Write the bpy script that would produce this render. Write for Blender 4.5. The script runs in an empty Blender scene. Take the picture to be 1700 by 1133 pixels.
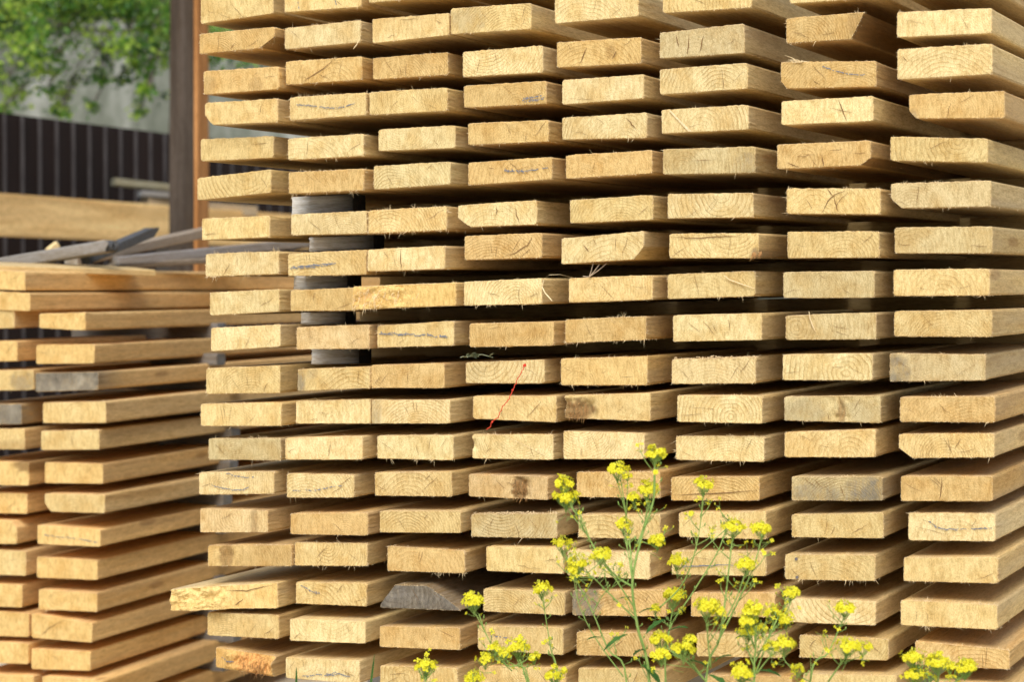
import bpy, math, random
from mathutils import Vector, Matrix, noise
R = random.Random(11)
scn = bpy.context.scene
col = scn.collection
rad = math.radians

# ------------------------------------------------------------------ camera
F = 3464.0                       # focal length in photo pixels (1700 wide)
CAM = Vector((0, 0, 1.25))
PITCH = math.atan(86 / F)
FWD = Vector((0, math.cos(PITCH), -math.sin(PITCH)))
UP = Vector((0, math.sin(PITCH), math.cos(PITCH)))
RIGHT = Vector((1, 0, 0))
cd = bpy.data.cameras.new("camera")
cam = bpy.data.objects.new("camera", cd)
col.objects.link(cam)
cam.location = CAM
cam.rotation_euler = (math.pi / 2 - PITCH, 0, 0)
cd.sensor_width = 36
cd.lens = F * 36 / 1700
cd.clip_end = 600
cd.clip_start = 0.05
cd.dof.use_dof = True
cd.dof.focus_distance = 4.0
cd.dof.aperture_fstop = 4.4
scn.camera = cam


def ray(px, py):
    return (RIGHT * ((px - 850) / F) + FWD + UP * ((566.5 - py) / F))


def at(px, py, d):
    return CAM + ray(px, py) * d


def on_plane(px, py, p0, n):
    r = ray(px, py)
    return CAM + r * ((p0 - CAM).dot(n) / r.dot(n))


# ------------------------------------------------------------------ light
SUN_EL, SUN_AZ_VEC = 50, Vector((-0.16, -0.98))
w = bpy.data.worlds.new("World")
scn.world = w
w.use_nodes = True
nt = w.node_tree
bg = nt.nodes["Background"]
sky = nt.nodes.new("ShaderNodeTexSky")
sky.sky_type = 'NISHITA'
sky.sun_disc = False
sky.sun_elevation = rad(SUN_EL)
sky.sun_rotation = math.atan2(SUN_AZ_VEC.x, SUN_AZ_VEC.y)
sky.air_density = 1.0
sky.dust_density = 3.0
sky.ozone_density = 1.0
nt.links.new(sky.outputs[0], bg.inputs[0])
bg.inputs[1].default_value = 0.15
sd = bpy.data.lights.new("sun", 'SUN')
sun = bpy.data.objects.new("sun", sd)
col.objects.link(sun)
sd.energy = 2.75
sd.angle = rad(35)
sd.color = (1.0, 0.95, 0.87)
el = rad(SUN_EL)
az = SUN_AZ_VEC.normalized()
tosun = Vector((az.x * math.cos(el), az.y * math.cos(el), math.sin(el)))
sun.rotation_euler = (-tosun).to_track_quat('-Z', 'Y').to_euler()
sun.location = (-4, -5, 8)

scn.view_settings.view_transform = 'Standard'
scn.view_settings.look = 'None'
scn.view_settings.exposure = 0
scn.cycles.max_bounces = 7
scn.cycles.diffuse_bounces = 6
scn.cycles.adaptive_threshold = 0.02
scn.cycles.transparent_max_bounces = 6


# ------------------------------------------------------------------ materials
class NB:
    def __init__(s, name, rough=0.85):
        s.m = bpy.data.materials.new(name)
        s.m.use_nodes = True
        s.t = s.m.node_tree
        s.b = s.t.nodes["Principled BSDF"]
        s.b.inputs["Roughness"].default_value = rough
        s.b.inputs["Specular IOR Level"].default_value = 0.2

    def n(s, typ, **kw):
        nd = s.t.nodes.new(typ)
        for k, v in kw.items():
            if k.startswith('i_'):
                k2 = k[2:]
                nd.inputs[int(k2) if k2.isdigit() else k2.replace('_', ' ')].default_value = v
            else:
                setattr(nd, k, v)
        return nd

    def l(s, a, b):
        s.t.links.new(a, b)

    def math(s, op, a, b=None, c=None, clamp=False):
        nd = s.n("ShaderNodeMath", operation=op, use_clamp=clamp)
        for i, v in enumerate((a, b, c)):
            if v is None:
                continue
            if isinstance(v, (int, float)):
                nd.inputs[i].default_value = v
            else:
                s.l(v, nd.inputs[i])
        return nd.outputs[0]

    def noise(s, vec, scale, detail=2, rough=0.55, dist=0.0):
        nd = s.n("ShaderNodeTexNoise")
        nd.inputs["Scale"].default_value = scale
        nd.inputs["Detail"].default_value = detail
        nd.inputs["Roughness"].default_value = rough
        nd.inputs["Distortion"].default_value = dist
        if vec is not None:
            s.l(vec, nd.inputs["Vector"])
        return nd.outputs["Fac"]

    def ramp(s, fac, *stops):
        nd = s.n("ShaderNodeValToRGB")
        cr = nd.color_ramp
        while len(cr.elements) < len(stops):
            cr.elements.new(0.5)
        for e, (p, c) in zip(cr.elements, stops):
            e.position = p
            e.color = (*c, 1) if len(c) == 3 else c
        s.l(fac, nd.inputs[0])
        return nd.outputs[0]

    def mix(s, fac, a, b, mode='MIX'):
        nd = s.n("ShaderNodeMix", data_type='RGBA', blend_type=mode)
        for i, v in ((0, fac), (6, a), (7, b)):
            if isinstance(v, (int, float)):
                nd.inputs[i].default_value = v
            elif isinstance(v, tuple):
                nd.inputs[i].default_value = (*v, 1)
            else:
                s.l(v, nd.inputs[i])
        return nd.outputs[2]

    def maprange(s, v, a, b, c=0.0, d=1.0):
        nd = s.n("ShaderNodeMapRange")
        s.l(v, nd.inputs[0])
        for i, x in enumerate((a, b, c, d)):
            nd.inputs[i + 1].default_value = x
        return nd.outputs[0]

    def scalevec(s, vec, v):
        nd = s.n("ShaderNodeVectorMath", operation='MULTIPLY')
        s.l(vec, nd.inputs[0])
        nd.inputs[1].default_value = v
        return nd.outputs[0]

    def bump(s, h, strength, dist):
        nd = s.n("ShaderNodeBump")
        nd.inputs["Strength"].default_value = strength
        nd.inputs["Distance"].default_value = dist
        s.l(h, nd.inputs["Height"])
        s.l(nd.outputs[0], s.b.inputs["Normal"])

    def base(s, c):
        s.l(c, s.b.inputs["Base Color"])


def wood(name, end, light, dark, brown=(0.135, 0.078, 0.03), grey=(0.145, 0.128, 0.098), dust=0.0, knots=0.0, streaks=0.0):
    m = NB(name, 0.9)
    gp = m.n("ShaderNodeAttribute", attribute_name="gp").outputs["Vector"]
    ta = m.n("ShaderNodeAttribute", attribute_name="tint")
    tint, ringvis = ta.outputs["Color"], ta.outputs["Alpha"]
    st = m.n("ShaderNodeAttribute", attribute_name="marks")
    sep = m.n("ShaderNodeSeparateColor")
    m.l(st.outputs["Color"], sep.inputs[0])
    stain, brn, ring_sp = sep.outputs[0], sep.outputs[1], sep.outputs[2]
    # growth rings: distance from the pith, wandering slowly along the board
    stretch = m.scalevec(gp, (1, 0.06, 1))
    big = m.n("ShaderNodeTexNoise")
    big.inputs["Scale"].default_value = 21
    big.inputs["Detail"].default_value = 4
    big.inputs["Roughness"].default_value = 0.6
    m.l(stretch, big.inputs["Vector"])
    bsep = m.n("ShaderNodeSeparateColor")
    m.l(big.outputs["Color"], bsep.inputs[0])
    n_r, n_g, n_b = bsep.outputs
    off = m.n("ShaderNodeVectorMath", operation='MULTIPLY_ADD')
    m.l(big.outputs["Color"], off.inputs[0])
    off.inputs[1].default_value = (0.02, 0, 0.02)
    m.l(m.scalevec(gp, (1, 0.0, 1)), off.inputs[2])
    ln = m.n("ShaderNodeVectorMath", operation='LENGTH')
    m.l(off.outputs[0], ln.inputs[0])
    rr = m.math('DIVIDE', ln.outputs["Value"], ring_sp)
    fr = m.math('FRACT', rr)
    band = m.ramp(fr, (0.0, (0.05,) * 3), (0.5, (0.3,) * 3), (0.82, (1,) * 3), (0.96, (0.05,) * 3))
    vis = m.math('MULTIPLY', m.maprange(n_g, 0.35, 0.62, 0.22 if end else 0.14, 0.9 if end else 0.55), ringvis)
    band = m.math('MULTIPLY', band, vis)
    c = m.mix(band, light, dark)
    # paler sapwood and darker heartwood patches
    c = m.mix(m.maprange(n_r, 0.45, 0.64, 0.0, 0.65), c, tuple(x * y for x, y in zip(light, (0.82, 0.70, 0.53))))
    c = m.mix(m.maprange(n_b, 0.50, 0.70, 0.0, 0.55), c, tuple(min(1, x * y) for x, y in zip(light, (1.13, 1.18, 1.28))))
    # torn saw fibres
    f1 = m.noise(m.scalevec(gp, (1, 1, 0.55)) if end else m.scalevec(gp, (1, 0.10, 1)), 620, 2, 0.7)
    f2 = m.noise(m.scalevec(gp, (1, 1, 0.3)) if end else m.scalevec(gp, (1, 0.12, 1)), 170, 2, 0.65)
    c = m.mix(1.0, c, m.ramp(f1, (0.3, (0.77, 0.74, 0.67)), (0.5, (1, 1, 1)), (0.72, (1.11, 1.13, 1.16))), 'MULTIPLY')
    c = m.mix(1.0, c, m.ramp(f2, (0.32, (0.82, 0.78, 0.71)), (0.55, (1.02, 1.02, 1.02))), 'MULTIPLY')
    if streaks:
        c = m.mix(1.0, c, m.ramp(n_b, (0.35, (1 - streaks,) * 3), (0.62, (1 + streaks * 0.6,) * 3)), 'MULTIPLY')
    if knots:
        vo = m.n("ShaderNodeTexVoronoi")
        vo.inputs["Scale"].default_value = 5.0
        m.l(m.scalevec(gp, (2.6, 0.55, 2.6)), vo.inputs["Vector"])
        k = m.maprange(vo.outputs["Distance"], 0.16, 0.10, 0.0, knots)
        c = m.mix(k, c, (0.26, 0.115, 0.035))
    c = m.mix(1.0, c, tint, 'MULTIPLY')
    if dust:
        c = m.mix(m.maprange(n_g, 0.38, 0.6, 0.0, dust), c, (0.42, 0.33, 0.22))
    # brown heartwood / bark and grey weathering painted per vertex; the weathering follows the grain
    bfac = m.math('MULTIPLY', brn, m.maprange(f2, 0.25, 0.6, 0.6, 1.0), clamp=True)
    c = m.mix(bfac, c, m.mix(m.maprange(f2, 0.35, 0.65), brown, tuple(x * 2.4 for x in brown)))
    sp = m.maprange(m.math('ADD', m.math('MULTIPLY', n_b, 0.75), m.math('MULTIPLY', f2, 0.45)), 0.46, 0.66, 0.15, 1.0)
    sfac = m.math('MULTIPLY', m.math('MULTIPLY', stain, sp), m.math('SUBTRACT', 1.0, m.math('MULTIPLY', band, 0.35)), clamp=True)
    c = m.mix(sfac, c, m.mix(m.maprange(f2, 0.35, 0.7), tuple(x * 0.75 for x in grey), tuple(x * 1.7 for x in grey)))
    m.base(c)
    h = m.math('ADD', m.math('MULTIPLY', f1, 0.8), m.math('MULTIPLY', f2, 0.9))
    h = m.math('ADD', h, m.math('MULTIPLY', band, 0.7))
    m.bump(h, 0.65 if end else 0.45, 0.0018 if end else 0.0012)
    return m.m


def plain(name, c1, c2, scale=40, rough=0.8, bump=0.0, trans=0.0, stretch=(1, 1, 1)):
    m = NB(name, rough)
    tc = m.n("ShaderNodeTexCoord")
    v = m.scalevec(tc.outputs["Object"], stretch)
    f = m.noise(v, scale, 2, 0.6)
    m.base(m.ramp(f, (0.3, c1), (0.7, c2)))
    if bump:
        m.bump(f, 0.6, bump)
    if trans:
        tr = m.n("ShaderNodeBsdfTranslucent")
        m.l(m.ramp(f, (0.3, c1), (0.7, c2)), tr.inputs[0])
        mx = m.n("ShaderNodeMixShader")
        mx.inputs[0].default_value = trans
        m.l(m.b.outputs[0], mx.inputs[1])
        m.l(tr.outputs[0], mx.inputs[2])
        m.l(mx.outputs[0], m.t.nodes["Material Output"].inputs[0])
    return m.m


PINE_L, PINE_D = (0.755, 0.598, 0.30), (0.50, 0.325, 0.125)
M_END = wood("sawn_pine_end_grain", True, PINE_L, PINE_D)
M_SIDE = wood("sawn_pine_side", False, (0.72, 0.535, 0.25), (0.56, 0.375, 0.15), dust=0.35, knots=0.4)
M_FUZZ = plain("pale_wood_fibre", (0.72, 0.55, 0.30), (0.9, 0.76, 0.48), 300)
M_CRACK = plain("drying_crack", (0.16, 0.085, 0.035), (0.26, 0.15, 0.06), 200, 1.0)
M_CRAYON = plain("blue_crayon", (0.09, 0.13, 0.22), (0.26, 0.28, 0.30), 900, 0.9)
M_TORN = wood("torn_pine", True, (0.80, 0.58, 0.24), (0.60, 0.36, 0.12), brown=(0.36, 0.18, 0.06))
M_OLD_END = wood("weathered_wood_end", True, (0.42, 0.42, 0.40), (0.25, 0.25, 0.24))
M_OLD = wood("weathered_wood", False, (0.36, 0.33, 0.29), (0.17, 0.15, 0.13))
M_SIDE_WARM = wood("warm_pine_side", False, (0.83, 0.605, 0.305), (0.64, 0.42, 0.175), dust=0.25, knots=0.5, streaks=0.10)
M_STICK = wood("grey_spacer_wood", False, (0.70, 0.70, 0.68), (0.28, 0.28, 0.27), streaks=0.35)
M_RAIL = wood("pale_rail_wood", False, (0.95, 0.67, 0.31), (0.86, 0.54, 0.21), streaks=0.15)
M_POSTD = wood("brown_post_wood", False, (0.088, 0.070, 0.056), (0.034, 0.026, 0.021), streaks=0.4)
M_POSTO = wood("orange_cover_wood", False, (0.50, 0.24, 0.085), (0.34, 0.15, 0.05), streaks=0.25)
M_RED = plain("red_thread", (0.62, 0.05, 0.03), (0.80, 0.10, 0.05), 200)


# ------------------------------------------------------------------ helpers
def link(name, verts, faces, mats, mi=None, parent=None, attrs=None, matrix=None, smooth=False):
    me = bpy.data.meshes.new(name)
    me.from_pydata(verts, [], faces)
    for m in mats:
        me.materials.append(m)
    if mi:
        me.polygons.foreach_set("material_index", mi)
    if smooth:
        me.polygons.foreach_set("use_smooth", [True] * len(faces))
    if attrs:
        for k, (typ, data) in attrs.items():
            a = me.attributes.new(k, typ, 'POINT')
            a.data.foreach_set('vector' if typ == 'FLOAT_VECTOR' else 'color', data)
    me.update()
    o = bpy.data.objects.new(name, me)
    col.objects.link(o)
    if parent:
        o.parent = parent
    if matrix is not None:
        o.matrix_world = matrix
    return o


def tag(o, label=None, cat=None, group=None, kind=None):
    if label:
        o["label"] = label
    if cat:
        o["category"] = cat
    if group:
        o["group"] = group
    if kind:
        o["kind"] = kind
    return o


class MB:
    """collects shapes into one mesh"""
    def __init__(s):
        s.v, s.f, s.mi = [], [], []

    def add(s, vs, fs, mi=0):
        b = len(s.v)
        s.v += [tuple(v) for v in vs]
        s.f += [tuple(i + b for i in f) for f in fs]
        s.mi += [mi] * len(fs)

    def box(s, a, b, mi=0):
        x0, y0, z0 = a
        x1, y1, z1 = b
        s.add([(x0, y0, z0), (x1, y0, z0), (x1, y1, z0), (x0, y1, z0), (x0, y0, z1), (x1, y0, z1), (x1, y1, z1), (x0, y1, z1)],
              [(0, 3, 2, 1), (4, 5, 6, 7), (0, 1, 5, 4), (1, 2, 6, 5), (2, 3, 7, 6), (3, 0, 4, 7)], mi)

    def tube(s, pts, radii, n=6, mi=0, cap=True):
        pts = [Vector(p) for p in pts]
        if isinstance(radii, (int, float)):
            radii = [radii] * len(pts)
        vs, fs = [], []
        for i, p in enumerate(pts):
            t = (pts[min(i + 1, len(pts) - 1)] - pts[max(i - 1, 0)]).normalized()
            a = t.cross(Vector((0.3, 0.9, 0.1)))
            if a.length < 1e-3:
                a = t.cross(Vector((1, 0, 0)))
            a.normalize()
            b = t.cross(a)
            for k in range(n):
                an = 2 * math.pi * k / n
                vs.append(p + (a * math.cos(an) + b * math.sin(an)) * radii[i])
        for i in range(len(pts) - 1):
            for k in range(n):
                fs.append((i * n + k, i * n + (k + 1) % n, (i + 1) * n + (k + 1) % n, (i + 1) * n + k))
        if cap:
            fs.append(tuple(range(n))[::-1])
            fs.append(tuple((len(pts) - 1) * n + k for k in range(n)))
        s.add(vs, fs, mi)

    def ribbon(s, pts, wid, side, mi=0):
        vs, fs = [], []
        n = len(pts)
        for i, p in enumerate(pts):
            ww = wid[i] if isinstance(wid, (list, tuple)) else wid
            vs += [Vector(p) - side * ww / 2, Vector(p) + side * ww / 2]
        for i in range(n - 1):
            fs.append((2 * i, 2 * i + 1, 2 * i + 3, 2 * i + 2))
        s.add(vs, fs, mi)

    def build(s, name, mats, parent=None, smooth=False, matrix=None):
        if not isinstance(mats, (list, tuple)):
            mats = [mats]
        return link(name, s.v, s.f, mats, s.mi, parent, None, matrix, smooth)


TINT = {'p': (1.07, 1.11, 1.15), 'h': (1.0, 0.985, 0.915), 't': (0.93, 0.845, 0.725), 'g': (0.84, 0.87, 0.92), 'k': (0.98, 0.93, 0.95), 'D': (0.55, 0.53, 0.50), 'o': (1.05, 0.965, 0.80)}
TONE = {'p': 'pale yellow', 'h': 'honey yellow', 't': 'tan', 'g': 'greyish yellow', 'k': 'pinkish', 'D': 'dark grey', 'o': 'orange yellow'}


def plank(name, corners, vdir, L, mats, tint=(1, 1, 1), cut=None, paint=None, torn=None, cracks=2, fuzz=1.0, NX=34, NZ=11,
          bow=0.0, old=0.0, gap_shade=None, ring=None, parent=None, longcrack=None, rnd=None, shag=None):
    """A sawn board. corners: TL,TR,BR,BL of the near end (world). cut: {corner:(dx,dz)} waney corners.
    paint(s,t)->(grey,brown) on the end; torn(s,t)->offset along the board (negative = sticks out)."""
    r = rnd or R
    TL, TR, BR, BL = [Vector(c) for c in corners]
    ctr = (TL + TR + BR + BL) / 4
    Y = vdir.normalized()
    X = (TR + BR - TL - BL)
    X = (X - Y * X.dot(Y)).normalized()
    Z = X.cross(Y).normalized()
    M = Matrix(((X.x, Y.x, Z.x, ctr.x), (X.y, Y.y, Z.y, ctr.y), (X.z, Y.z, Z.z, ctr.z), (0, 0, 0, 1)))
    Mi = M.inverted()
    tl, tr, br, bl = [Mi @ c for c in (TL, TR, BR, BL)]
    W = (tr - tl).length
    H = (tl - bl).length
    hx, hz = W / 2, H / 2
    # pith position of this board
    pz = r.choice((-1, -1, 1)) * r.uniform(0.0, 0.07)
    pxx = r.uniform(-0.055, 0.055)
    spacing = ring or r.choice((0.0042, 0.005, 0.006, 0.0075, 0.009))
    seed = r.uniform(0, 40)

    def pos(s, t):
        a = bl.lerp(br, s)
        b = tl.lerp(tr, s)
        p = a.lerp(b, t)
        # waney / chamfered / rounded corners
        x, z = (s - 0.5) * W, (t - 0.5) * H
        dx = dz = 0
        for key, sx, sz in (('TL', -1, 1), ('TR', 1, 1), ('BL', -1, -1), ('BR', 1, -1)):
            cx, cz = (cut or {}).get(key, (0.0028, 0.0028))
            u = hx - sx * (x + dx)
            v = hz - sz * (z + dz)
            k = u / cx + v / cz
            if k < 1:
                q = (1 - k)
                dx -= sx * q * cx * 0.5
                dz -= sz * q * cz * 0.5
        return Vector((p.x + dx, p.y, p.z + dz))

    verts, faces, mi, marks = [], [], [], []
    idx = {}

    def addv(p, g=0.0, b=0.0):
        verts.append(p)
        marks.append((g, b))
        return len(verts) - 1
    # cap grid
    for j in range(NZ + 1):
        for i in range(NX + 1):
            s, t = i / NX, j / NZ
            p = pos(s, t)
            edge = i in (0, NX) or j in (0, NZ)
            if edge:
                p.x -= math.copysign(0.0011, s - 0.5) if i in (0, NX) else 0
                p.z -= math.copysign(0.0011, t - 0.5) if j in (0, NZ) else 0
            else:
                p.y += noise.noise(Vector((p.x * 45 + seed, p.z * 45, seed))) * 0.0012
            if torn:
                p.y += torn(s, t)
            g = b = 0.0
            if paint:
                g, b = paint(s, t)
            idx[(i, j)] = addv(p, max(g, old), b)
    for j in range(NZ):
        for i in range(NX):
            faces.append((idx[i, j], idx[i + 1, j], idx[i + 1, j + 1], idx[i, j + 1]))
            mi.append(0)
    loop = [(i, 0) for i in range(NX)] + [(NX, j) for j in range(NZ)] + [(i, NZ) for i in range(NX, 0, -1)] + [(0, j) for j in range(NZ, 0, -1)]
    n = len(loop)
    prev = [idx[k] for k in loop]
    jit = [r.gauss(0, 0.00045) for _ in loop]
    sweep = r.uniform(-0.004, 0.004)
    for ri, d in enumerate((0.0016, 0.012, 0.05, 0.15, 0.4, 0.9, 1.6, L)):
        if d > L:
            continue
        cur = []
        for q, (i, j) in enumerate(loop):
            s, t = i / NX, j / NZ
            p = pos(s, t)
            off = torn(s, t) if torn else 0
            k = 1 if ri == 0 else (0.6 if ri == 1 else 0)
            nx = -1 if i == 0 else (1 if i == NX else 0)
            nz = -1 if j == 0 else (1 if j == NZ else 0)
            wav = noise.noise(Vector((d * 2.5, q * 0.05, seed))) * 0.0009
            p.x += nx * (jit[q] * k + wav) + sweep * d
            p.z += nz * (jit[q] * k + wav) + bow * d * d
            p.y += d + (off if off < 0 or ri < 1 else off * max(0.0, 1 - d / 0.03))
            g = b = 0.0
            if paint and d < 0.2:
                g0, b0 = paint(s, t)
                g, b = g0 * 0.8 * (1 - d * 5), b0 * (1 if d < 0.15 else 0.6)
            cxz = (cut or {})
            for key, sx, sz in (('TL', -1, 1), ('TR', 1, 1), ('BL', -1, -1), ('BR', 1, -1)):
                if key in cxz and cxz[key][0] > 0.01:
                    cx, cz = cxz[key]
                    if (hx - sx * (s - 0.5) * W) / cx + (hz - sz * (t - 0.5) * H) / cz < 0.97:
                        b = max(b, cxz.get('bark', 0.8))
            cur.append(addv(p, max(g, old), b))
        for q in range(n):
            q2 = (q + 1) % n
            faces.append((prev[q2], prev[q], cur[q], cur[q2]))
            mi.append(1)
        prev = cur
    faces.append(tuple(prev))
    mi.append(0)
    # drying cracks: thin dark ribbons running out from the pith
    def addtri(pts, m, b=0.0):
        base = len(verts)
        for p in pts:
            addv(Vector(p), old * 0.8, b)
        faces.append(tuple(range(base, base + len(pts))))
        mi.append(m)
    yc = (tl.y + br.y) / 2

    def cap_y(x, z):
        s = min(1, max(0, x / W + 0.5))
        t = min(1, max(0, z / H + 0.5))
        a = bl.lerp(br, s)
        b = tl.lerp(tr, s)
        return a.lerp(b, t).y + (torn(s, t) if torn else 0)

    def ribbon2(pts, w0):
        for i in range(len(pts) - 1):
            (x0, z0), (x1, z1) = pts[i], pts[i + 1]
            d = Vector((x1 - x0, z1 - z0))
            if d.length < 1e-6:
                continue
            d.normalize()
            k0 = math.sin(math.pi * min(1, (i + 0.25) / len(pts) * 1.1)) if i else 0.2
            k1 = math.sin(math.pi * (i + 1.0) / len(pts))
            a, b = w0 * k0 / 2, w0 * max(k1, 0.1) / 2
            addtri([(x0 - d.y * a, cap_y(x0, z0) - 0.0016, z0 + d.x * a), (x0 + d.y * a, cap_y(x0, z0) - 0.0016, z0 - d.x * a),
                    (x1 + d.y * b, cap_y(x1, z1) - 0.0016, z1 - d.x * b), (x1 - d.y * b, cap_y(x1, z1) - 0.0016, z1 + d.x * b)], 3)
    for c in range(cracks):
        x = r.uniform(-0.42, 0.42) * W
        z = r.uniform(-0.35, 0.35) * H
        d = Vector((x - pxx, z - pz))
        if d.length < 0.004:
            d = Vector((r.uniform(-1, 1), 1))
        d.normalize()
        ln = r.uniform(0.014, 0.05)
        pts = []
        N = 7
        for k in range(N):
            q = (k / (N - 1) - 0.5) * ln
            wob = 0.0022 * noise.noise(Vector((k * 0.5, x * 300, z * 300)))
            xx, zz = x + d.x * q - d.y * wob + r.gauss(0, 0.0003), z + d.y * q + d.x * wob + r.gauss(0, 0.0003)
            if abs(xx) < hx * 0.95 and abs(zz) < hz * 0.93:
                pts.append((xx, zz))
        if len(pts) > 2:
            ribbon2(pts, r.uniform(0.0004, 0.0010))
    for lc in (longcrack or []):
        pts = []
        for (s0, t0), (s1, t1) in zip(lc[:-1], lc[1:]):
            for k in range(5):
                q = k / 5
                pts.append(((s0 + (s1 - s0) * q - 0.5) * W + r.gauss(0, 0.0006), (t0 + (t1 - t0) * q - 0.5) * H + r.gauss(0, 0.0005)))
        pts.append(((lc[-1][0] - 0.5) * W, (lc[-1][1] - 0.5) * H))
        ribbon2(pts, 0.0018)
    # saw fuzz along the edges of the end
    if fuzz:
        hairy = shag or r.choice((0.35, 0.5, 0.7, 0.9, 1.3, 1.9))
        for e, (nx, nz, cnt) in enumerate(((0, 1, 260), (0, -1, 220), (-1, 0, 60), (1, 0, 50))):
            lump = r.uniform(0, 50)
            for k in range(int(cnt * fuzz)):
                q = r.random()
                s, t = (q, 1 if nz > 0 else 0) if nz else (0 if nx < 0 else 1, q)
                p = pos(s, t)
                if torn:
                    p.y += torn(s, t)
                dens = min(1.0, max(0.0, noise.noise(Vector((q * 9, lump, e))) * 0.9 + 0.5))
                ln = r.expovariate(1 / 0.00075) * (0.15 + 2.6 * dens ** 3) * hairy + 0.0004
                if r.random() < 0.0035 * hairy:
                    ln += r.uniform(0.003, 0.010)
                ln = min(ln, 0.012)
                ang = r.gauss(0, 0.95)
                dirv = Vector((nx * math.cos(ang) + nz * math.sin(ang), r.gauss(-0.15, 0.5), nz * math.cos(ang) - nx * math.sin(ang)))
                sd = Vector((dirv.z, 0, -dirv.x))
                if sd.length < 1e-4:
                    continue
                sd = sd.normalized() * r.uniform(0.00028, 0.0006)
                p = p - Vector((nx, 0, nz)) * 0.0012
                p.y += r.uniform(-0.0005, 0.006)
                tip = p + dirv * (ln + 0.0012)
                if nz < 0 and ln > 0.005:
                    tip.z -= ln * 0.3
                addtri([p - sd, p + sd, tip], 2)
        # hairs along the long right-hand and left-hand bottom edges
        for k in range(int(34 * fuzz)):
            d = r.random() ** 2 * 0.5
            side = 1 if r.random() < 0.75 else 0
            p = pos(side, 0 if r.random() < 0.75 else 1)
            up = 1 if p.z > 0 else -1
            p.y += d
            tip = p + Vector((r.gauss(0.001, 0.002), r.gauss(0, 0.004), up * (r.expovariate(1 / 0.0009) * hairy + 0.0004)))
            sd = Vector((0.0003, 0.0003, 0))
            addtri([p - sd, p + sd, tip], 2)
    gp, tn, mk = [], [], []
    rv = r.choice((0.35, 0.6, 0.8, 1.0, 1.1))
    for p, (g, b) in zip(verts, marks):
        gp += (p.x - pxx, p.y + seed, p.z - pz)
        q = 1.0 if not gap_shade else max(gap_shade[1], 1 - max(0, p.y) / gap_shade[0])  # gap shadow painted into the tint, deepening away from the near end
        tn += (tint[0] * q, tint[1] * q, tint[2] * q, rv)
        mk += (g, b, spacing, 1)
    o = link(name, verts, faces, mats, mi, parent,
             {"gp": ('FLOAT_VECTOR', gp), "tint": ('FLOAT_COLOR', tn), "marks": ('FLOAT_COLOR', mk)}, M)
    o_data = dict(M=M, pos=pos, W=W, H=H, cap_y=cap_y, o=o)
    return o, o_data


WOODM = [M_END, M_SIDE, M_FUZZ, M_CRACK]


# ------------------------------------------------------------------ near stack
YAW = math.atan(1600 / F)
V = Vector((math.sin(YAW), math.cos(YAW), 0.004)).normalized()
NRM = Vector((math.sin(YAW), math.cos(YAW), 0))
U = Vector((math.cos(YAW), -math.sin(YAW), 0))
P0 = at(338, 566.5, 4.385)


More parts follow.
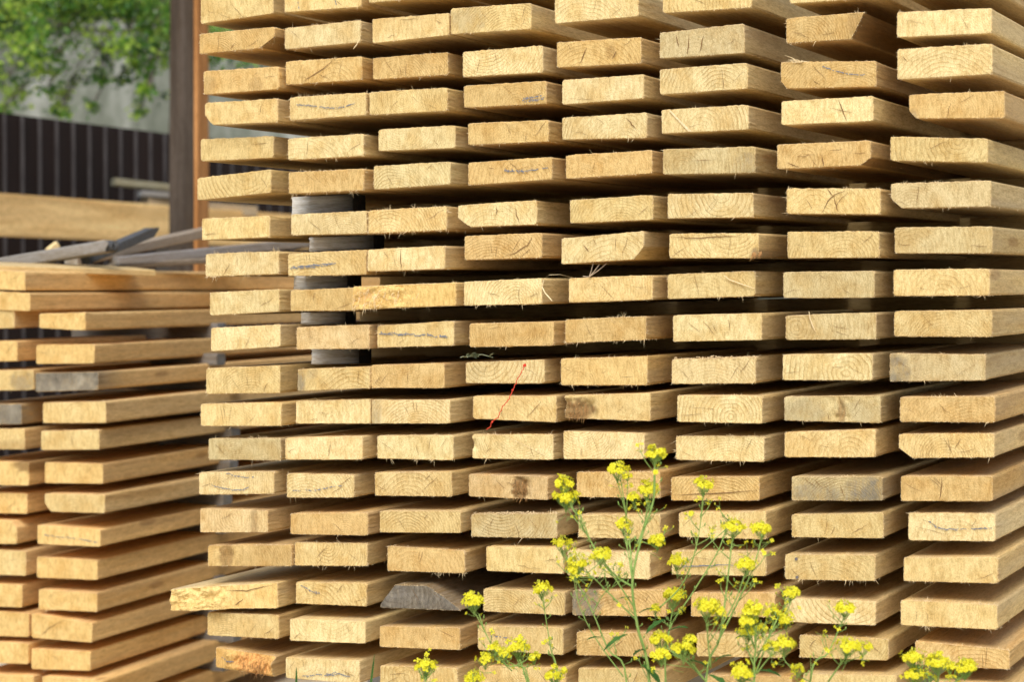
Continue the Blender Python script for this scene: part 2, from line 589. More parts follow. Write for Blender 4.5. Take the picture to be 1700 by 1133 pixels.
# (row, column): tone, xL, xR, top-left y, bottom-left y, top-right y, bottom-right y  (measured off the photograph, unprojected
# onto the vertical plane in which the board ends stand)
ROWS = [
 [('h',333,454,-3,39.6,-18,22),('h',472,600,-24,20.5,-32,11),('h',612,742,-38,4.5,-48,-7),('h',752,886,-50,-9,-60,-18),None,None,None,None],
 [('t',331,456,56,90,44,77),('p',472.5,599,46.5,82,33,70),('h',618,746,31.5,72,21,58),('h',748,882,13.5,57,4.5,48),('p',921,1060,-6,39,-16,27),('h',1100,1248,-22,22,-30,12),('h',1311,1462,-38,6,-48,-5),('h',1492,1650,-52,-8,-60,-16)],
 [('t',338,463,118,157,110,148),('t',474,601,102,141,93,132),('t',619,744,96,132,86,124),('p',768,901.5,86,128,75,120),('t',924,1065,70,112,61,105),('g',1095,1236,54,97,39,88),('t',1305,1436,30,72,19.5,63),('p',1489,1646.6,19.5,62,13,55)],
 [('h',340,461,171,208,163,203),('h',481,608,162,200,153,191),('h',613,743,153,191,145,184),('t',770,907,142,179,134,172),('p',933,1069,133,174,123,163),('p',1095,1241,115,157,104,147),('t',1296,1455,103,147,101,144),('p',1489.5,1648,81,132,72,123)],
 [('h',333,454,231,268,226,262),('p',478,604,230,266,222,259),('p',628,756,215,251,208,246),('t',777,911,205,241,199,235),('p',933,1074,195,232,187,229),('p',1098,1243,182,222,174,215),('p',1297,1450,168,208,159,201),('t',1509,1668,157,197,150,196)],
 [('h',327.5,450,296,333,281,320),('t',479,604,286,322,280,316),('p',620,748,276,315,268,306),('t',777,917,270,308,260,298),('t',939,1083,258,297,249,288),('g',1100,1254,248,290,243,287),('t',1290,1446,240,281,233,274),('h',1478,1640,227,267,230,270)],
 [('h',335,448,363,399,358,394),('p',483,609,356,391,350,388),('h',611,742,350,388,342,382),('p',760,891,341,378,333,373),('h',946,1084,332,371,324,365),('p',1108,1251,322,363,320,361),('h',1306,1462,313,355,313,356),('g',1479,1645,305,346,300,343)],
 [('p',341,463,422,460,417,455),('h',478,608,421,459,415,456),('p',610,739,415,451,408,447),('t',771,900,392,432,387,428),('p',932,1069,396,439,384,430),('h',1111,1260,388,429,387,429),('h',1307,1460,385,429,384,428),('g',1485,1648,378,421,376,421)],
 [('p',348,464,486,524,480,518),('t',482,592,482,517,478,516),('h',594,757,476,514,469,508),('p',770,900,468,508,462,505),('h',944,1084,462,503,457,498),('h',1108,1254,456,497,450,492),('g',1300,1452,452,495,450,495),('h',1483,1643,448,492,447,491)],
 [('p',350,466,545,584,539,576),('k',492,613,544,581,539,579),('h',626,754,541,578,533,574),('t',779,919,538,577,534,574),('t',938,1073,531,570,525,565),('p',1117,1265,524,568,520,565),('g',1304,1455,524,565,519,564),('h',1484,1647,517,559,515,560)],
 [('h',342,465,612,655,607,653),('h',494,614,614,650,609,645),('t',616,738,607,645,603,645),('p',773,904,602,637,597,637),('t',931,1075,596,640,592,640),('p',1115,1255,597,638,593,637),('p',1299,1449,589,632,587,632),('g',1477,1636,587,634,589,632)],
 [('h',333,467,671,708,669,708),('p',491,615,666,704,663,704),('p',617,747,664,704,664,704),('h',785,924,658,696,658,702),('h',937,1080,657,695,653,700),('p',1124,1266,657,701,658,704),('g',1302,1462,659,699,657,703),('t',1494,1652,660,701,658,702)],
 [('g',346,466,729,764,728,765),('p',473,602,728,764,725,764),('p',626,753,724,762,723,765),('p',784,919,722,762,722,764),('p',935,1070,716,763,720,763),('p',1122,1269,724,764,725,768),('h',1302,1454,718,760,713,760),('h',1492,1651,721,762,720,760)],
 [('p',330,455,785,822,783,821),('p',476,588,787,827,789,827),('h',622,750,785,824,784,825),('k',778,909,788,825,792,831),('t',957,1096,784,826,784,828),('t',1114,1261,793,832,792,832),('g',1314,1465,792,832,792,832),('t',1495,1648,791,833,791,833)],
 [('k',332,445,845,885,848,885),('t',482,611,853,888,852,890),('h',630,765,849,885,849,886),('g',782,925,854,892,853,895),('h',960,1096,855,893,855,897),('h',1127,1272,852,892,850,897),('h',1314,1467,855,893,852,895),('p',1508,1653,852,898,853,900)],
 [('t',345,484,906,941,905,941),('h',489,610,901,940,903,941),('t',643,772,907,949,915,953),('h',807,936,908,949,910,954),('p',942,1079,915,957,918,963),('h',1115,1272,915,955,917,958),('h',1303,1453,921,963,922,966),('h',1500,1657,926,966,926,970)],
 [('p',296,461,976,1013,968,1011),('h',491,609,967,1003,969,1008),('D',632,765,971,1010,974,1015),('h',802,938,978,1016,984,1023),('t',950,1106,981,1023,980,1025),('t',1147,1287,985,1025,985,1026),('p',1303,1454,993,1034,1000,1040),('h',1495,1656,997,1039,1005,1047)],
 [('h',344,463,1018,1056,1022,1062),('p',481,607,1028,1065,1033,1070),('t',630,764,1040,1075,1043,1081),('h',793,935,1040,1080,1043,1089),('t',957,1100,1050,1089,1052,1092),('h',1156,1300,1052,1091,1055,1094),('h',1327,1475,1055,1093,1062,1098),('t',1519,1676,1065,1105,1080,1113)],
 [('t',358,458,1075,1109,1090,1125),('p',474,597,1092,1127,1098,1137),('h',631,760,1106,1145,1110,1150),('h',795,940,1107,1148,1110,1152),('h',960,1105,1110,1150,1112,1153),('t',1170,1315,1122,1162,1124,1165),('h',1333,1488,1119,1160,1123,1165),('h',1540,1698,1134,1176,1141,1183)],
]


def blob(cs, ct, rs, rt, grey=1.0, brown=0.0):
    def f(s, t):
        d = ((s - cs) / rs) ** 2 + ((t - ct) / rt) ** 2
        d += 0.5 * noise.noise(Vector((s * 14, t * 6, cs * 9)))
        k = max(0.0, min(1.0, (1.15 - d) * 1.6))
        return grey * k, brown * k
    return f


def multi(*fs):
    def f(s, t):
        g = b = 0
        for q in fs:
            a, c = q(s, t)
            g, b = max(g, a), max(b, c)
        return g, b
    return f


def tornf(s0, s1, depth, t0=0.0, t1=1.0, freq=22):
    """rough fracture: fibres run along the board, so the relief is small, sharp and streaky"""
    def f(s, t):
        e = min(1, max(0, (s - s0) * 9)) * min(1, max(0, (s1 - s) * 9)) * min(1, max(0, (t - t0) * 5 + 0.2)) * min(1, max(0, (t1 - t) * 5 + 0.2))
        v = noise.noise(Vector((s * 5, t * 2, s0 * 31))) * 0.8 + 0.25 * noise.noise(Vector((s * freq * 1.3, t * 5 + s * 3, 7))) + 0.2 * noise.noise(Vector((s * freq * 3, t * 4, 5)))
        return e * depth * (0.45 + v)
    return f


def splitf(s1, depth, seed):
    """a split-off slab: the end leans forward towards the left, in a few flat steps"""
    def f(s, t):
        k = max(0.0, min(1.0, (s1 - s) / s1))
        step = 0.35 * math.floor(k * 4 + noise.noise(Vector((t * 3, seed, 0)))) / 4 + 0.65 * k
        n = noise.noise(Vector((s * 8, t * 3, seed))) * 0.3 + 0.10 * noise.noise(Vector((s * 30, t * 9 + s * 16, seed)))
        edge = min(1.0, k * 6)
        return depth * edge * (0.25 + 0.75 * step + n)
    return f


WAVE = [(0.10, 0.66), (0.25, 0.60), (0.45, 0.47), (0.62, 0.40), (0.72, 0.42), (0.86, 0.56)]
FEAT = {
 (0, 1): dict(d='with two blue crayon ticks', marks=[[(0.16, 0.75), (0.19, 0.3), (0.2, 0.1)], [(0.62, 0.75), (0.66, 0.4), (0.69, 0.15)]]),
 (1, 0): dict(d='with brown sawn-off lower corner', cut={'BR': (0.036, 0.022), 'bark': 0.75}),
 (1, 3): dict(d='with mould specks, overlapping leftwards', paint=blob(0.2, 0.5, 0.25, 0.6, 0.35), dv=-0.02),
 (2, 0): dict(d='with two round knots', paint=multi(blob(0.08, 0.4, 0.10, 0.42, 0, 0.33), blob(0.70, 0.25, 0.10, 0.38, 0, 0.36))),
 (1, 1): dict(d='with pale sliver hanging down', fibre=[(0.985, 0.1), (0.975, -0.15), (0.955, -0.3), (0.945, -0.4)]),
 (6, 2): dict(d='with shaggy lower edge', shag=3.2),
 (2, 1): dict(d='with diagonal gouge across it', longcrack=[[(0.22, 0.06), (0.42, 0.42), (0.66, 0.95)]]),
 (2, 4): dict(d='with round knot and notched top', paint=blob(0.64, 0.5, 0.07, 0.3, 0, 0.4), longcrack=[[(0.66, 0.22), (0.71, 0.5)], [(0.28, 0.1), (0.36, 0.7)]]),
 (2, 5): dict(d='with short vertical drying cracks', longcrack=[[(0.2, 0.85), (0.23, 0.4)], [(0.36, 0.8), (0.33, 0.1)], [(0.53, 0.75), (0.48, 0.15)]]),
 (2, 6): dict(d='with brown bark at lower right', cut={'BR': (0.026, 0.0485), 'bark': 0.85}, paint=blob(0.87, 0.6, 0.1, 0.5, 0, 0.4)),
 (3, 0): dict(d='with sliced lower left corner', cut={'BL': (0.02, 0.022), 'bark': 0.0}),
 (3, 1): dict(d='with curved blue crayon line', marks=[WAVE]),
 (3, 3): dict(d='with grey blue smear at right', marks=[[(0.72, 0.2), (0.8, 0.26), (0.88, 0.2), (0.98, 0.28)], [(0.74, 0.12), (0.85, 0.16), (0.97, 0.2)], [(0.73, 0.28), (0.84, 0.3), (0.96, 0.36)]]),
 (3, 6): dict(d='with white splinter tuft on top', cut={'BL': (0.012, 0.014), 'bark': 0.0}, tuft=(0.16, 1.0), marks=[[(0.45, 0.8), (0.6, 0.62), (0.72, 0.5), (0.9, 0.46)]]),
 (4, 0): dict(d='with side nail hole'),
 (4, 4): dict(d='with slanting crack near top right', longcrack=[[(0.76, 0.9), (0.82, 0.6), (0.88, 0.36)]]),
 (4, 5): dict(d='with pale diagonal streak', streak=[(0.10, 0.95), (0.2, 0.55), (0.34, 0.03)]),
 (4, 6): dict(d='with long dark crack through middle', longcrack=[[(0.63, 0.97), (0.67, 0.5), (0.72, 0.03)]]),
 (4, 7): dict(d='with sliced grey lower left corner', cut={'BL': (0.014, 0.014), 'bark': 0.1}, paint=blob(0.04, 0.1, 0.06, 0.3, 0.5)),
 (5, 3): dict(d='with jagged blue crayon line', marks=[[(0.44, 0.55), (0.5, 0.5), (0.6, 0.47), (0.7, 0.44), (0.95, 0.52)], [(0.45, 0.62), (0.5, 0.42)], [(0.53, 0.55), (0.56, 0.4)], [(0.58, 0.52), (0.62, 0.38)], [(0.64, 0.5), (0.68, 0.36)]]),
 (5, 4): dict(d='with reddish sawn end'),
 (5, 5): dict(d='with grey smudge at right', paint=blob(0.92, 0.3, 0.16, 0.5, 0.55)),
 (5, 6): dict(d='with dark bark sliver at lower right', cut={'BR': (0.02, 0.014), 'bark': 0.95}, longcrack=[[(0.1, 0.26), (0.17, 0.15), (0.24, 0.05)], [(0.48, 0.5), (0.5, 0.05)]]),
 (6, 3): dict(d='with sliced lower left corner', cut={'BL': (0.028, 0.02), 'bark': 0.0}, longcrack=[[(0.74, 0.8), (0.75, 0.4), (0.79, 0.1)], [(0.5, 0.85), (0.5, 0.5)]]),
 (6, 6): dict(d='with star-shaped drying crack', longcrack=[[(0.38, 0.04), (0.46, 0.6), (0.52, 0.75), (0.64, 0.93)], [(0.5, 0.7), (0.56, 0.1)], [(0.5, 0.72), (0.44, 0.97)]]),
 (6, 7): dict(d='with sliced dark lower left corner', cut={'BL': (0.02, 0.018), 'bark': 0.35}),
 (7, 1): dict(d='with blue crayon smear', marks=[[(0.04, 0.36), (0.2, 0.40), (0.4, 0.46), (0.62, 0.5)], [(0.05, 0.40), (0.3, 0.44), (0.45, 0.40), (0.58, 0.47)], [(0.1, 0.32), (0.25, 0.36), (0.36, 0.36)]]),
 (7, 2): dict(d='with vertical crack and pale wedge', longcrack=[[(0.44, 0.97), (0.43, 0.5), (0.44, 0.05)]]),
 (7, 3): dict(d='with split arc across lower right', longcrack=[[(0.5, 0.08), (0.68, 0.25), (0.82, 0.55), (0.9, 0.95)]]),
 (7, 4): dict(d='with cut-off lower right corner', cut={'BR': (0.022, 0.022), 'bark': 0.0}, longcrack=[[(0.28, 0.7), (0.34, 0.4)]]),
 (7, 5): dict(d='with torn knot splinter at right', longcrack=[[(0.02, 0.85), (0.3, 0.8), (0.6, 0.88), (0.85, 0.86)]], paint=blob(0.97, 0.16, 0.06, 0.3, 0.3, 0.8), shard=True),
 (7, 6): dict(d='with bold curved growth rings', ring=0.0065),
 (8, 2): dict(d='with splintered broken left half', cut=None, torn=splitf(0.58, -0.022, 3), mat=M_TORN, fib=(0.22, 0.5), paint=blob(0.10, 0.6, 0.09, 0.4, 0, 0.3), dv=-0.005, broken=True),
 (8, 3): dict(d='with curled wood shaving hanging off', curl=True),
 (8, 5): dict(d='with pale fibre across its face', fibre=[(0.66, 0.85), (0.72, 0.68), (0.85, 0.5), (1.0, 0.3)]),
 (9, 2): dict(d='with long blue crayon scribble', marks=[[(0.03, 0.62), (0.15, 0.58), (0.3, 0.55), (0.5, 0.52), (0.7, 0.46), (0.92, 0.36)], [(0.05, 0.7), (0.12, 0.6), (0.2, 0.66), (0.3, 0.52), (0.4, 0.58), (0.52, 0.45), (0.66, 0.52), (0.78, 0.36), (0.9, 0.42)]]),
 (9, 6): dict(d='with long sliver sticking up', fibre=[(0.27, 1.12), (0.28, 0.85), (0.31, 0.55), (0.34, 0.33)]),
 (10, 1): dict(d='with dark mould at left edge', paint=multi(blob(0.03, 0.4, 0.09, 0.7, 0.75), blob(0.2, 0.8, 0.1, 0.3, 0.3))),
 (10, 5): dict(d='with frothy sawdust along its top', froth=True),
 (10, 7): dict(d='with grey corner and reddish streak', paint=multi(blob(0.05, 0.3, 0.17, 0.7, 0.8), blob(0.30, 0.5, 0.06, 0.6, 0, 0.2))),
 (11, 2): dict(d='with grey patch at left', paint=blob(0.04, 0.4, 0.1, 0.7, 0.4)),
 (11, 4): dict(d='with torn brown corner knot', paint=blob(0.14, 0.28, 0.22, 0.62, 0, 1.0), torn=tornf(-0.2, 0.4, 0.012, 0.0, 0.85), fib=(0.14, 0.3)),
 (11, 6): dict(d='with open knot hole in middle', paint=multi(blob(0.60, 0.4, 0.05, 0.5, 0, 0.7), blob(0.2, 0.4, 0.25, 0.6, 0.3), blob(0.85, 0.4, 0.2, 0.5, 0.2)), torn=tornf(0.46, 0.72, 0.014, 0.05, 1.0)),
 (12, 3): dict(d='with notched left edge', streak=[(0.4, 0.97), (0.7, 0.5), (0.96, 0.08)], torn=tornf(-0.2, 0.1, 0.012, 0.35, 0.8)),
 (12, 7): dict(d='with sliced dark lower left corner', cut={'BL': (0.026, 0.02), 'bark': 0.5}),
 (13, 0): dict(d='with two blue crayon arcs', marks=[[(0.38, 0.95), (0.5, 0.82), (0.62, 0.75), (0.75, 0.74)], [(0.18, 0.42), (0.32, 0.3), (0.48, 0.19), (0.6, 0.2), (0.67, 0.32)]]),
 (13, 1): dict(d='with faint blue crayon squiggle', faint=True, marks=[[(0.08, 0.3), (0.25, 0.3), (0.45, 0.32), (0.62, 0.44), (0.82, 0.52)]]),
 (13, 3): dict(d='with torn brown fibrous hole', paint=blob(0.65, 0.42, 0.11, 0.62, 0, 1.0), torn=tornf(0.5, 0.8, 0.016, 0.0, 0.95), fib=(0.65, 0.42)),
 (13, 5): dict(d='with long split along its bottom', longcrack=[[(0.02, 0.25), (0.5, 0.3), (0.98, 0.42)]]),
 (13, 6): dict(d='with large grey mould stain', paint=multi(blob(0.82, 0.4, 0.25, 0.75, 0.95), blob(0.3, 0.3, 0.3, 0.5, 0.65))),
 (13, 7): dict(d='with vertical crack right of middle', longcrack=[[(0.46, 0.97), (0.45, 0.5), (0.43, 0.05)]]),
 (14, 0): dict(d='with brown vertical streak', paint=blob(0.80, 0.5, 0.06, 0.9, 0, 0.55), ring=0.0065),
 (14, 3): dict(d='with fluffy sawdust along its top', froth=True),
 (14, 7): dict(d='with long thin blue line', marks=[[(0.24, 0.72), (0.32, 0.5), (0.42, 0.42), (0.7, 0.45), (0.96, 0.48)]]),
 (15, 0): dict(d='with rough brown streak at left', paint=multi(blob(0.22, 0.5, 0.09, 0.9, 0, 0.7), blob(0.7, 0.4, 0.4, 0.8, 0, 0.22)), torn=tornf(0.1, 0.36, 0.006)),
 (15, 5): dict(d='with thin blue line behind flowers', marks=[[(0.1, 0.35), (0.3, 0.38), (0.6, 0.45), (0.75, 0.44)]]),
 (15, 6): dict(d='with two nail heads', nails=[(0.13, 0.82), (0.14, 0.1)]),
 (16, 0): dict(d='with split broken tip jutting left', torn=splitf(0.55, -0.03, 9), mat=M_TORN, dv=-0.012, longcrack=[[(0.5, 0.78), (0.7, 0.75), (0.97, 0.97)], [(0.56, 0.1), (0.66, 0.4)]], broken=True),
 (16, 1): dict(d='with dark diagonal pencil streak', marks=[[(0.08, 0.85), (0.2, 0.65), (0.33, 0.45)], [(0.25, 0.62), (0.35, 0.5)]]),
 (16, 2): dict(d='with waney bark edges', cut={'TL': (0.034, 0.042), 'TR': (0.075, 0.046), 'bark': 0.5}, paint=lambda s, t: (0.85, 0.35 * max(0, noise.noise(Vector((s * 6, t * 3, 2)))) + 0.1), mat=M_OLD_END, old=0.6, torn=tornf(-0.3, 1.3, -0.004, -0.3, 1.3, 12)),
 (16, 4): dict(d='with dark grey left end', paint=multi(blob(0.12, 0.5, 0.2, 1.0, 0.95), blob(0.45, 0.6, 0.12, 0.3, 0, 0.35))),
 (17, 3): dict(d='with faint blue crayon dashes', faint=True, marks=[[(0.14, 0.6), (0.3, 0.58), (0.45, 0.5)], [(0.52, 0.42), (0.62, 0.3)]]),
 (18, 0): dict(d='with shaggy torn fibrous end', torn=tornf(0.15, 1.15, -0.02, 0.0, 0.9), mat=M_TORN, paint=blob(0.66, 0.45, 0.36, 0.6, 0, 0.85), fib=(0.66, 0.4), marks=[[(0.12, 0.55), (0.22, 0.42), (0.32, 0.45)]]),
 (18, 1): dict(d='with blue crayon zigzag', marks=[[(0.22, 0.18), (0.34, 0.2), (0.46, 0.3), (0.58, 0.28), (0.68, 0.44), (0.78, 0.36), (0.88, 0.3)], [(0.55, 0.36), (0.64, 0.3), (0.74, 0.42), (0.84, 0.28)]]),
}
ORD = ['top', 'second', 'third', 'fourth', 'fifth', 'sixth', 'seventh', 'eighth', 'ninth', 'tenth', 'eleventh', 'twelfth', 'thirteenth', 'fourteenth', 'fifteenth', 'sixteenth', 'seventeenth', 'eighteenth', 'nineteenth']
COLN = ['leftmost', 'second', 'third', 'fourth', 'fifth', 'sixth', 'seventh', 'rightmost']


def cap_point(D, s, t, off=0.0022):
    p = D['pos'](s, t)
    return Vector((p.x, D['cap_y'](p.x, p.z) - off, p.z))


def crayon(D, lines, parent, faint=False):
    mb = MB()
    for ln in lines:
        pts = []
        for (s0, t0), (s1, t1) in zip(ln[:-1], ln[1:]):
            for k in range(9):
                q = k / 9
                pts.append((s0 + (s1 - s0) * q + R.gauss(0, 0.002), t0 + (t1 - t0) * q + R.gauss(0, 0.012)))
        pts.append(ln[-1])
        for i in range(len(pts) - 1):
            if R.random() < (0.5 if faint else 0.22):
                continue
            a, b = cap_point(D, *pts[i]), cap_point(D, *pts[i + 1])
            d = (b - a)
            sd = Vector((-d.z, 0, d.x))
            if sd.length < 1e-6:
                continue
            sd.normalize()
            w0 = R.uniform(0.0009, 0.0022)
            mb.add([a - sd * w0 / 2 - d * 0.2, a + sd * w0 / 2 - d * 0.1, b + sd * w0 * 0.4 + d * 0.2, b - sd * w0 * 0.4 + d * 0.1], [(0, 1, 2, 3)])
            if R.random() < 0.35:     # smudge ticks beside the stroke
                o = Vector((0, 0, R.uniform(-0.003, 0.003)))
                mb.add([a + o - sd * 0.0004, a + o + sd * 0.0004, a + o + d * 0.8 + sd * 0.0004, a + o + d * 0.8 - sd * 0.0004], [(0, 1, 2, 3)])
    return mb.build('crayon_mark', M_CRAYON, parent)


def fibres(D, s0, t0, parent, cnt=60):
    mb = MB()
    for k in range(cnt):
        s = min(0.97, max(0.02, s0 + R.gauss(0, 0.06 if cnt < 100 else 0.14)))
        t = min(0.95, max(0.02, t0 + R.gauss(0, 0.22)))
        p = cap_point(D, s, t, 0.0)
        d = Vector((R.gauss(0, 0.5), -abs(R.gauss(0.5, 0.4)), R.gauss(-0.5, 0.6)))
        ln = R.uniform(0.004, 0.013)
        sd = Vector((R.uniform(0.4, 1), 0, R.uniform(-0.6, 0.6))) * 0.0007
        mid = p + d * ln * 0.6
        tip = p + d * ln + Vector((0, 0, -0.3 * ln))
        mb.add([p - sd, p + sd, mid + sd * 0.7, mid - sd * 0.7, tip], [(0, 1, 2, 3), (3, 2, 4)])
    return mb.build('torn_fibres', M_FUZZ if abs(s0 - 0.22) < 0.001 else M_FIB, parent)


M_FIB = plain("brown_torn_fibre", (0.17, 0.075, 0.025), (0.48, 0.27, 0.10), 120)
M_NAIL = plain("dull_steel", (0.10, 0.095, 0.10), (0.22, 0.2, 0.2), 300, 0.5)
M_FROTH = plain("sawdust_froth", (0.66, 0.51, 0.29), (0.80, 0.66, 0.42), 200, 0.95, bump=0.002)

visible_index = [0] * 8
boards = {}
for ri, row in enumerate(ROWS):
    for ci, b in enumerate(row):
        if b is None:
            continue
        tone, xl, xr, ytl, ybl, ytr, ybr = b
        f = FEAT.get((ri, ci), {})
        dv = f.get('dv', R.uniform(-0.010, 0.012))
        p0 = P0 + NRM * dv
        cs = [on_plane(x, y, p0, NRM) for x, y in ((xl, ytl), (xr, ytr), (xr, ybr), (xl, ybl))]
        vd = Matrix.Rotation(R.gauss(0, rad(0.15)), 3, 'Z') @ V
        vd.z += R.gauss(0, 0.0012)
        lv = R.uniform(0.91, 1.05)
        tint = tuple(c * lv * R.uniform(0.99, 1.01) for c in TINT[tone])
        mats = list(WOODM)
        if 'mat' in f:
            mats[0] = f['mat']
        nx, nz = (34, 11)
        if f.get('torn'):
            nx, nz = 56, 18
        o, D = plank('sawn_board', cs, vd, 2.6, mats, tint, f.get('cut'), f.get('paint'), f.get('torn'),
                     cracks=R.choice((1, 2, 2, 3, 4)) if not f.get('broken') else 0, NX=nx, NZ=nz, ring=f.get('ring'),
                     old=f.get('old', 0.0), longcrack=f.get('longcrack'), fuzz=1.0, shag=f.get('shag'))
        k = visible_index[ci]
        visible_index[ci] += 1
        d = f.get('d', 'with sawn end')
        lab = f"{TONE[tone]} plank {d}, {ORD[k]}{' one' if k == 0 else ' down'} in {COLN[ci]} column, near stack"
        tag(o, lab, 'board', 'boards of the near lumber stack')
        boards[ri, ci] = (o, D)
        if 'marks' in f:
            for one in f['marks']:
                crayon(D, [one], o, f.get('faint', False))
        if 'fib' in f:
            fibres(D, *f['fib'], o, 130 if f.get('mat') else 60)
        if 'streak' in f:
            mb = MB()
            pts = [cap_point(D, *q, 0.0018) for q in f['streak']]
            mb.ribbon(pts, [0.004, 0.005, 0.007] if ri == 4 else [0.0015, 0.002, 0.0015], Vector((1, 0, 0)))
            mb.build('pale_streak', M_FUZZ, o)
        if 'nails' in f:
            for q in f['nails']:
                mb = MB()
                c = cap_point(D, *q, 0)
                mb.tube([c + Vector((0, 0.004, 0)), c - Vector((0, 0.0025, 0))], 0.0028, 10)
                mb.build('nail_head', M_NAIL, o)
        if 'tuft' in f:
            for k2 in range(9):
                mb = MB()
                c = cap_point(D, f['tuft'][0] + R.gauss(0, 0.05), 0.98, 0.002)
                dd = Vector((R.gauss(0.1, 0.9), R.gauss(-0.3, 0.3), abs(R.gauss(0.45, 0.3)))).normalized()
                ln = R.uniform(0.012, 0.035)
                mb.ribbon([c, c + dd * ln * 0.5, c + dd * ln + Vector((0, 0, -0.004))], [0.002, 0.0016, 0.0003], Vector((-dd.z, 0, dd.x)).normalized())
                mb.build('splinter', M_FUZZ, o)
        if 'fibre' in f:
            mb = MB()
            pts = [cap_point(D, s, min(1, t), 0.004) + Vector((0, 0, max(0, t - 1) * 0.05)) for s, t in f['fibre']]
            mb.tube(pts, [0.0006, 0.0012, 0.0010, 0.0004], 5)
            mb.build('splinter', M_FUZZ, o)
        if 'curl' in f:
            mb = MB()
            h = Vector((D['W'] / 2, -0.004, 0))
            pts = [(0.05, 0.03, 0.024), (0.035, 0.004, 0.031), (0.015, -0.004, 0.031), (0.004, -0.006, 0.022), (0.0, -0.006, 0.008), (0.006, -0.006, -0.004), (0.014, -0.005, -0.013), (0.02, -0.005, -0.02)]
            cb = cap_point(D, 0.97, 0.5, 0.0)
            mb.ribbon([cb + Vector((0.008, 0, 0)) + Vector(q) for q in pts], [0.0008, 0.001, 0.0016, 0.002, 0.0022, 0.0022, 0.0024, 0.001], Vector((0.8, 0.3, 0.5)).normalized())
            mb.build('splinter', M_FUZZ, o)
        if 'shard' in f:
            mb = MB()
            c = cap_point(D, 1.0, 0.3, 0.003)
            for k2 in range(5):
                a = c + Vector((R.uniform(-0.012, 0.012), -0.001 * k2, R.uniform(-0.004, 0.004)))
                e = a + Vector((R.uniform(-0.03, 0.01), -0.006, R.uniform(-0.024, -0.010)))
                mb.ribbon([a, (a + e) / 2 + Vector((0.003, -0.003, 0)), e], [0.005, 0.006, 0.001], Vector((0.85, 0.1, 0.4)).normalized())
            mb.build('splinter', M_FIB, o)
        if 'froth' in f:
            mb = MB()
            for k2 in range(320):
                s = min(0.97, max(0.03, 0.5 + R.gauss(0, 0.24)))
                pr = max(0, noise.noise(Vector((s * 7, ri, 3))) + 0.45)
                c = cap_point(D, s, 1.0, 0.0) + Vector((0, R.uniform(-0.002, 0.012), R.uniform(-0.003, 0.0055 * pr)))
                rr_ = R.uniform(0.0005, 0.0017)
                vs = [c + Vector(q) * rr_ * R.uniform(0.6, 1.3) for q in ((1, 0, 0), (-1, 0, 0), (0, 1, 0), (0, -1, 0), (0, 0, 1), (0, 0, -1))]
                mb.add(vs, [(0, 2, 4), (2, 1, 4), (1, 3, 4), (3, 0, 4), (2, 0, 5), (1, 2, 5), (3, 1, 5), (0, 3, 5)])
            mb.build('sawdust', M_FROTH, o)

# spacer sticks between the rows, ends poking out on the left
STX = {5: 486, 6: 508, 7: 487, 8: 497, 9: 512}
gapname = {5: 'sixth and seventh', 6: 'seventh and eighth', 7: 'eighth and ninth', 8: 'ninth and tenth', 9: 'tenth and eleventh'}
OLDM = [M_OLD_END, M_OLD, M_OLD, M_CRACK]
PSTM = [M_END, M_SIDE, M_FUZZ, M_CRACK]
STM = [M_OLD_END, M_STICK, M_STICK, M_CRACK]
for g in list(range(0, 18)) + [-k for k in STX]:
    front = g > 0 and g in STX
    g = abs(g)
    dv = 0.085 if front else 0.66 + R.uniform(-0.04, 0.06)
    pl = P0 + NRM * dv
    # row g bottom / row g+1 top in the near stack, carried back along the boards
    def zline(r_, top):
        oL, DL = boards[r_, 0] if (r_, 0) in boards else boards[r_, 1]
        key = 7 if (r_, 7) in boards else 3
        oR, DR = boards[r_, key]
        q = []
        for o_, D_, s_ in ((oL, DL, 0.2), (oR, DR, 0.8)):
            q.append(D_['M'] @ (D_['pos'](s_, 1 if top else 0) + Vector((0, dv, 0))))
        return q
    a = zline(g, False)
    b = zline(g + 1, True)
    lo = [b[0], b[1]]
    hi = [a[0], a[1]]
    dirv = ((lo[1] - lo[0]).normalized() + (hi[1] - hi[0]).normalized()).normalized()
    zb = lo[0].z + 0.001
    zt = hi[0].z + 0.004
    if front:
        zt -= 0.004
    else:
        span = (lo[1] - lo[0]).length
        zt = max(hi[0].z, hi[1].z - dirv.z * span) + 0.003
        zb = min(lo[0].z, lo[1].z - dirv.z * span) - 0.003
    if zt - zb < 0.01:
        zt = zb + 0.014
    base = lo[0]
    if front:
        t0 = on_plane(STX[g], 0.5 * (ROWS[g][0][4] + ROWS[g + 1][0][3]), pl, NRM)
        st = (t0 - base).dot(U)
    else:
        st = -0.03 + R.uniform(-0.02, 0.01)
    p = base + dirv * st
    p.z = 0
    zadd = dirv.z * st
    wd = R.uniform(0.045, 0.06)
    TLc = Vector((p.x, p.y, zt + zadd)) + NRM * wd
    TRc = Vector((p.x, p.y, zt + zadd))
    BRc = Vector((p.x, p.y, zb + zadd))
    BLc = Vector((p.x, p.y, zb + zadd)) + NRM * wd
    o, D = plank('spacer_stick', (TLc, TRc, BRc, BLc), dirv, 0.13 + R.uniform(-0.02, 0.03) if front else 1.70 - st, STM if front else PSTM, (1.12, 1.17, 1.22) if front else (0.7, 0.68, 0.62), NX=16, NZ=6, cracks=0, fuzz=0, torn=tornf(-0.2, 1.2, 0.006), gap_shade=(0.11, 0.06) if front else None)  # front sticks get the gap's shadow painted along their colour
    lab = (f"weathered grey spacer stick end between the {gapname[g]} boards of the leftmost column" if front
           else f"shaded pine spacer stick deep under the {ORD[g]} board of the leftmost column, near stack")
    tag(o, lab, 'spacer', 'spacer sticks in the near stack')

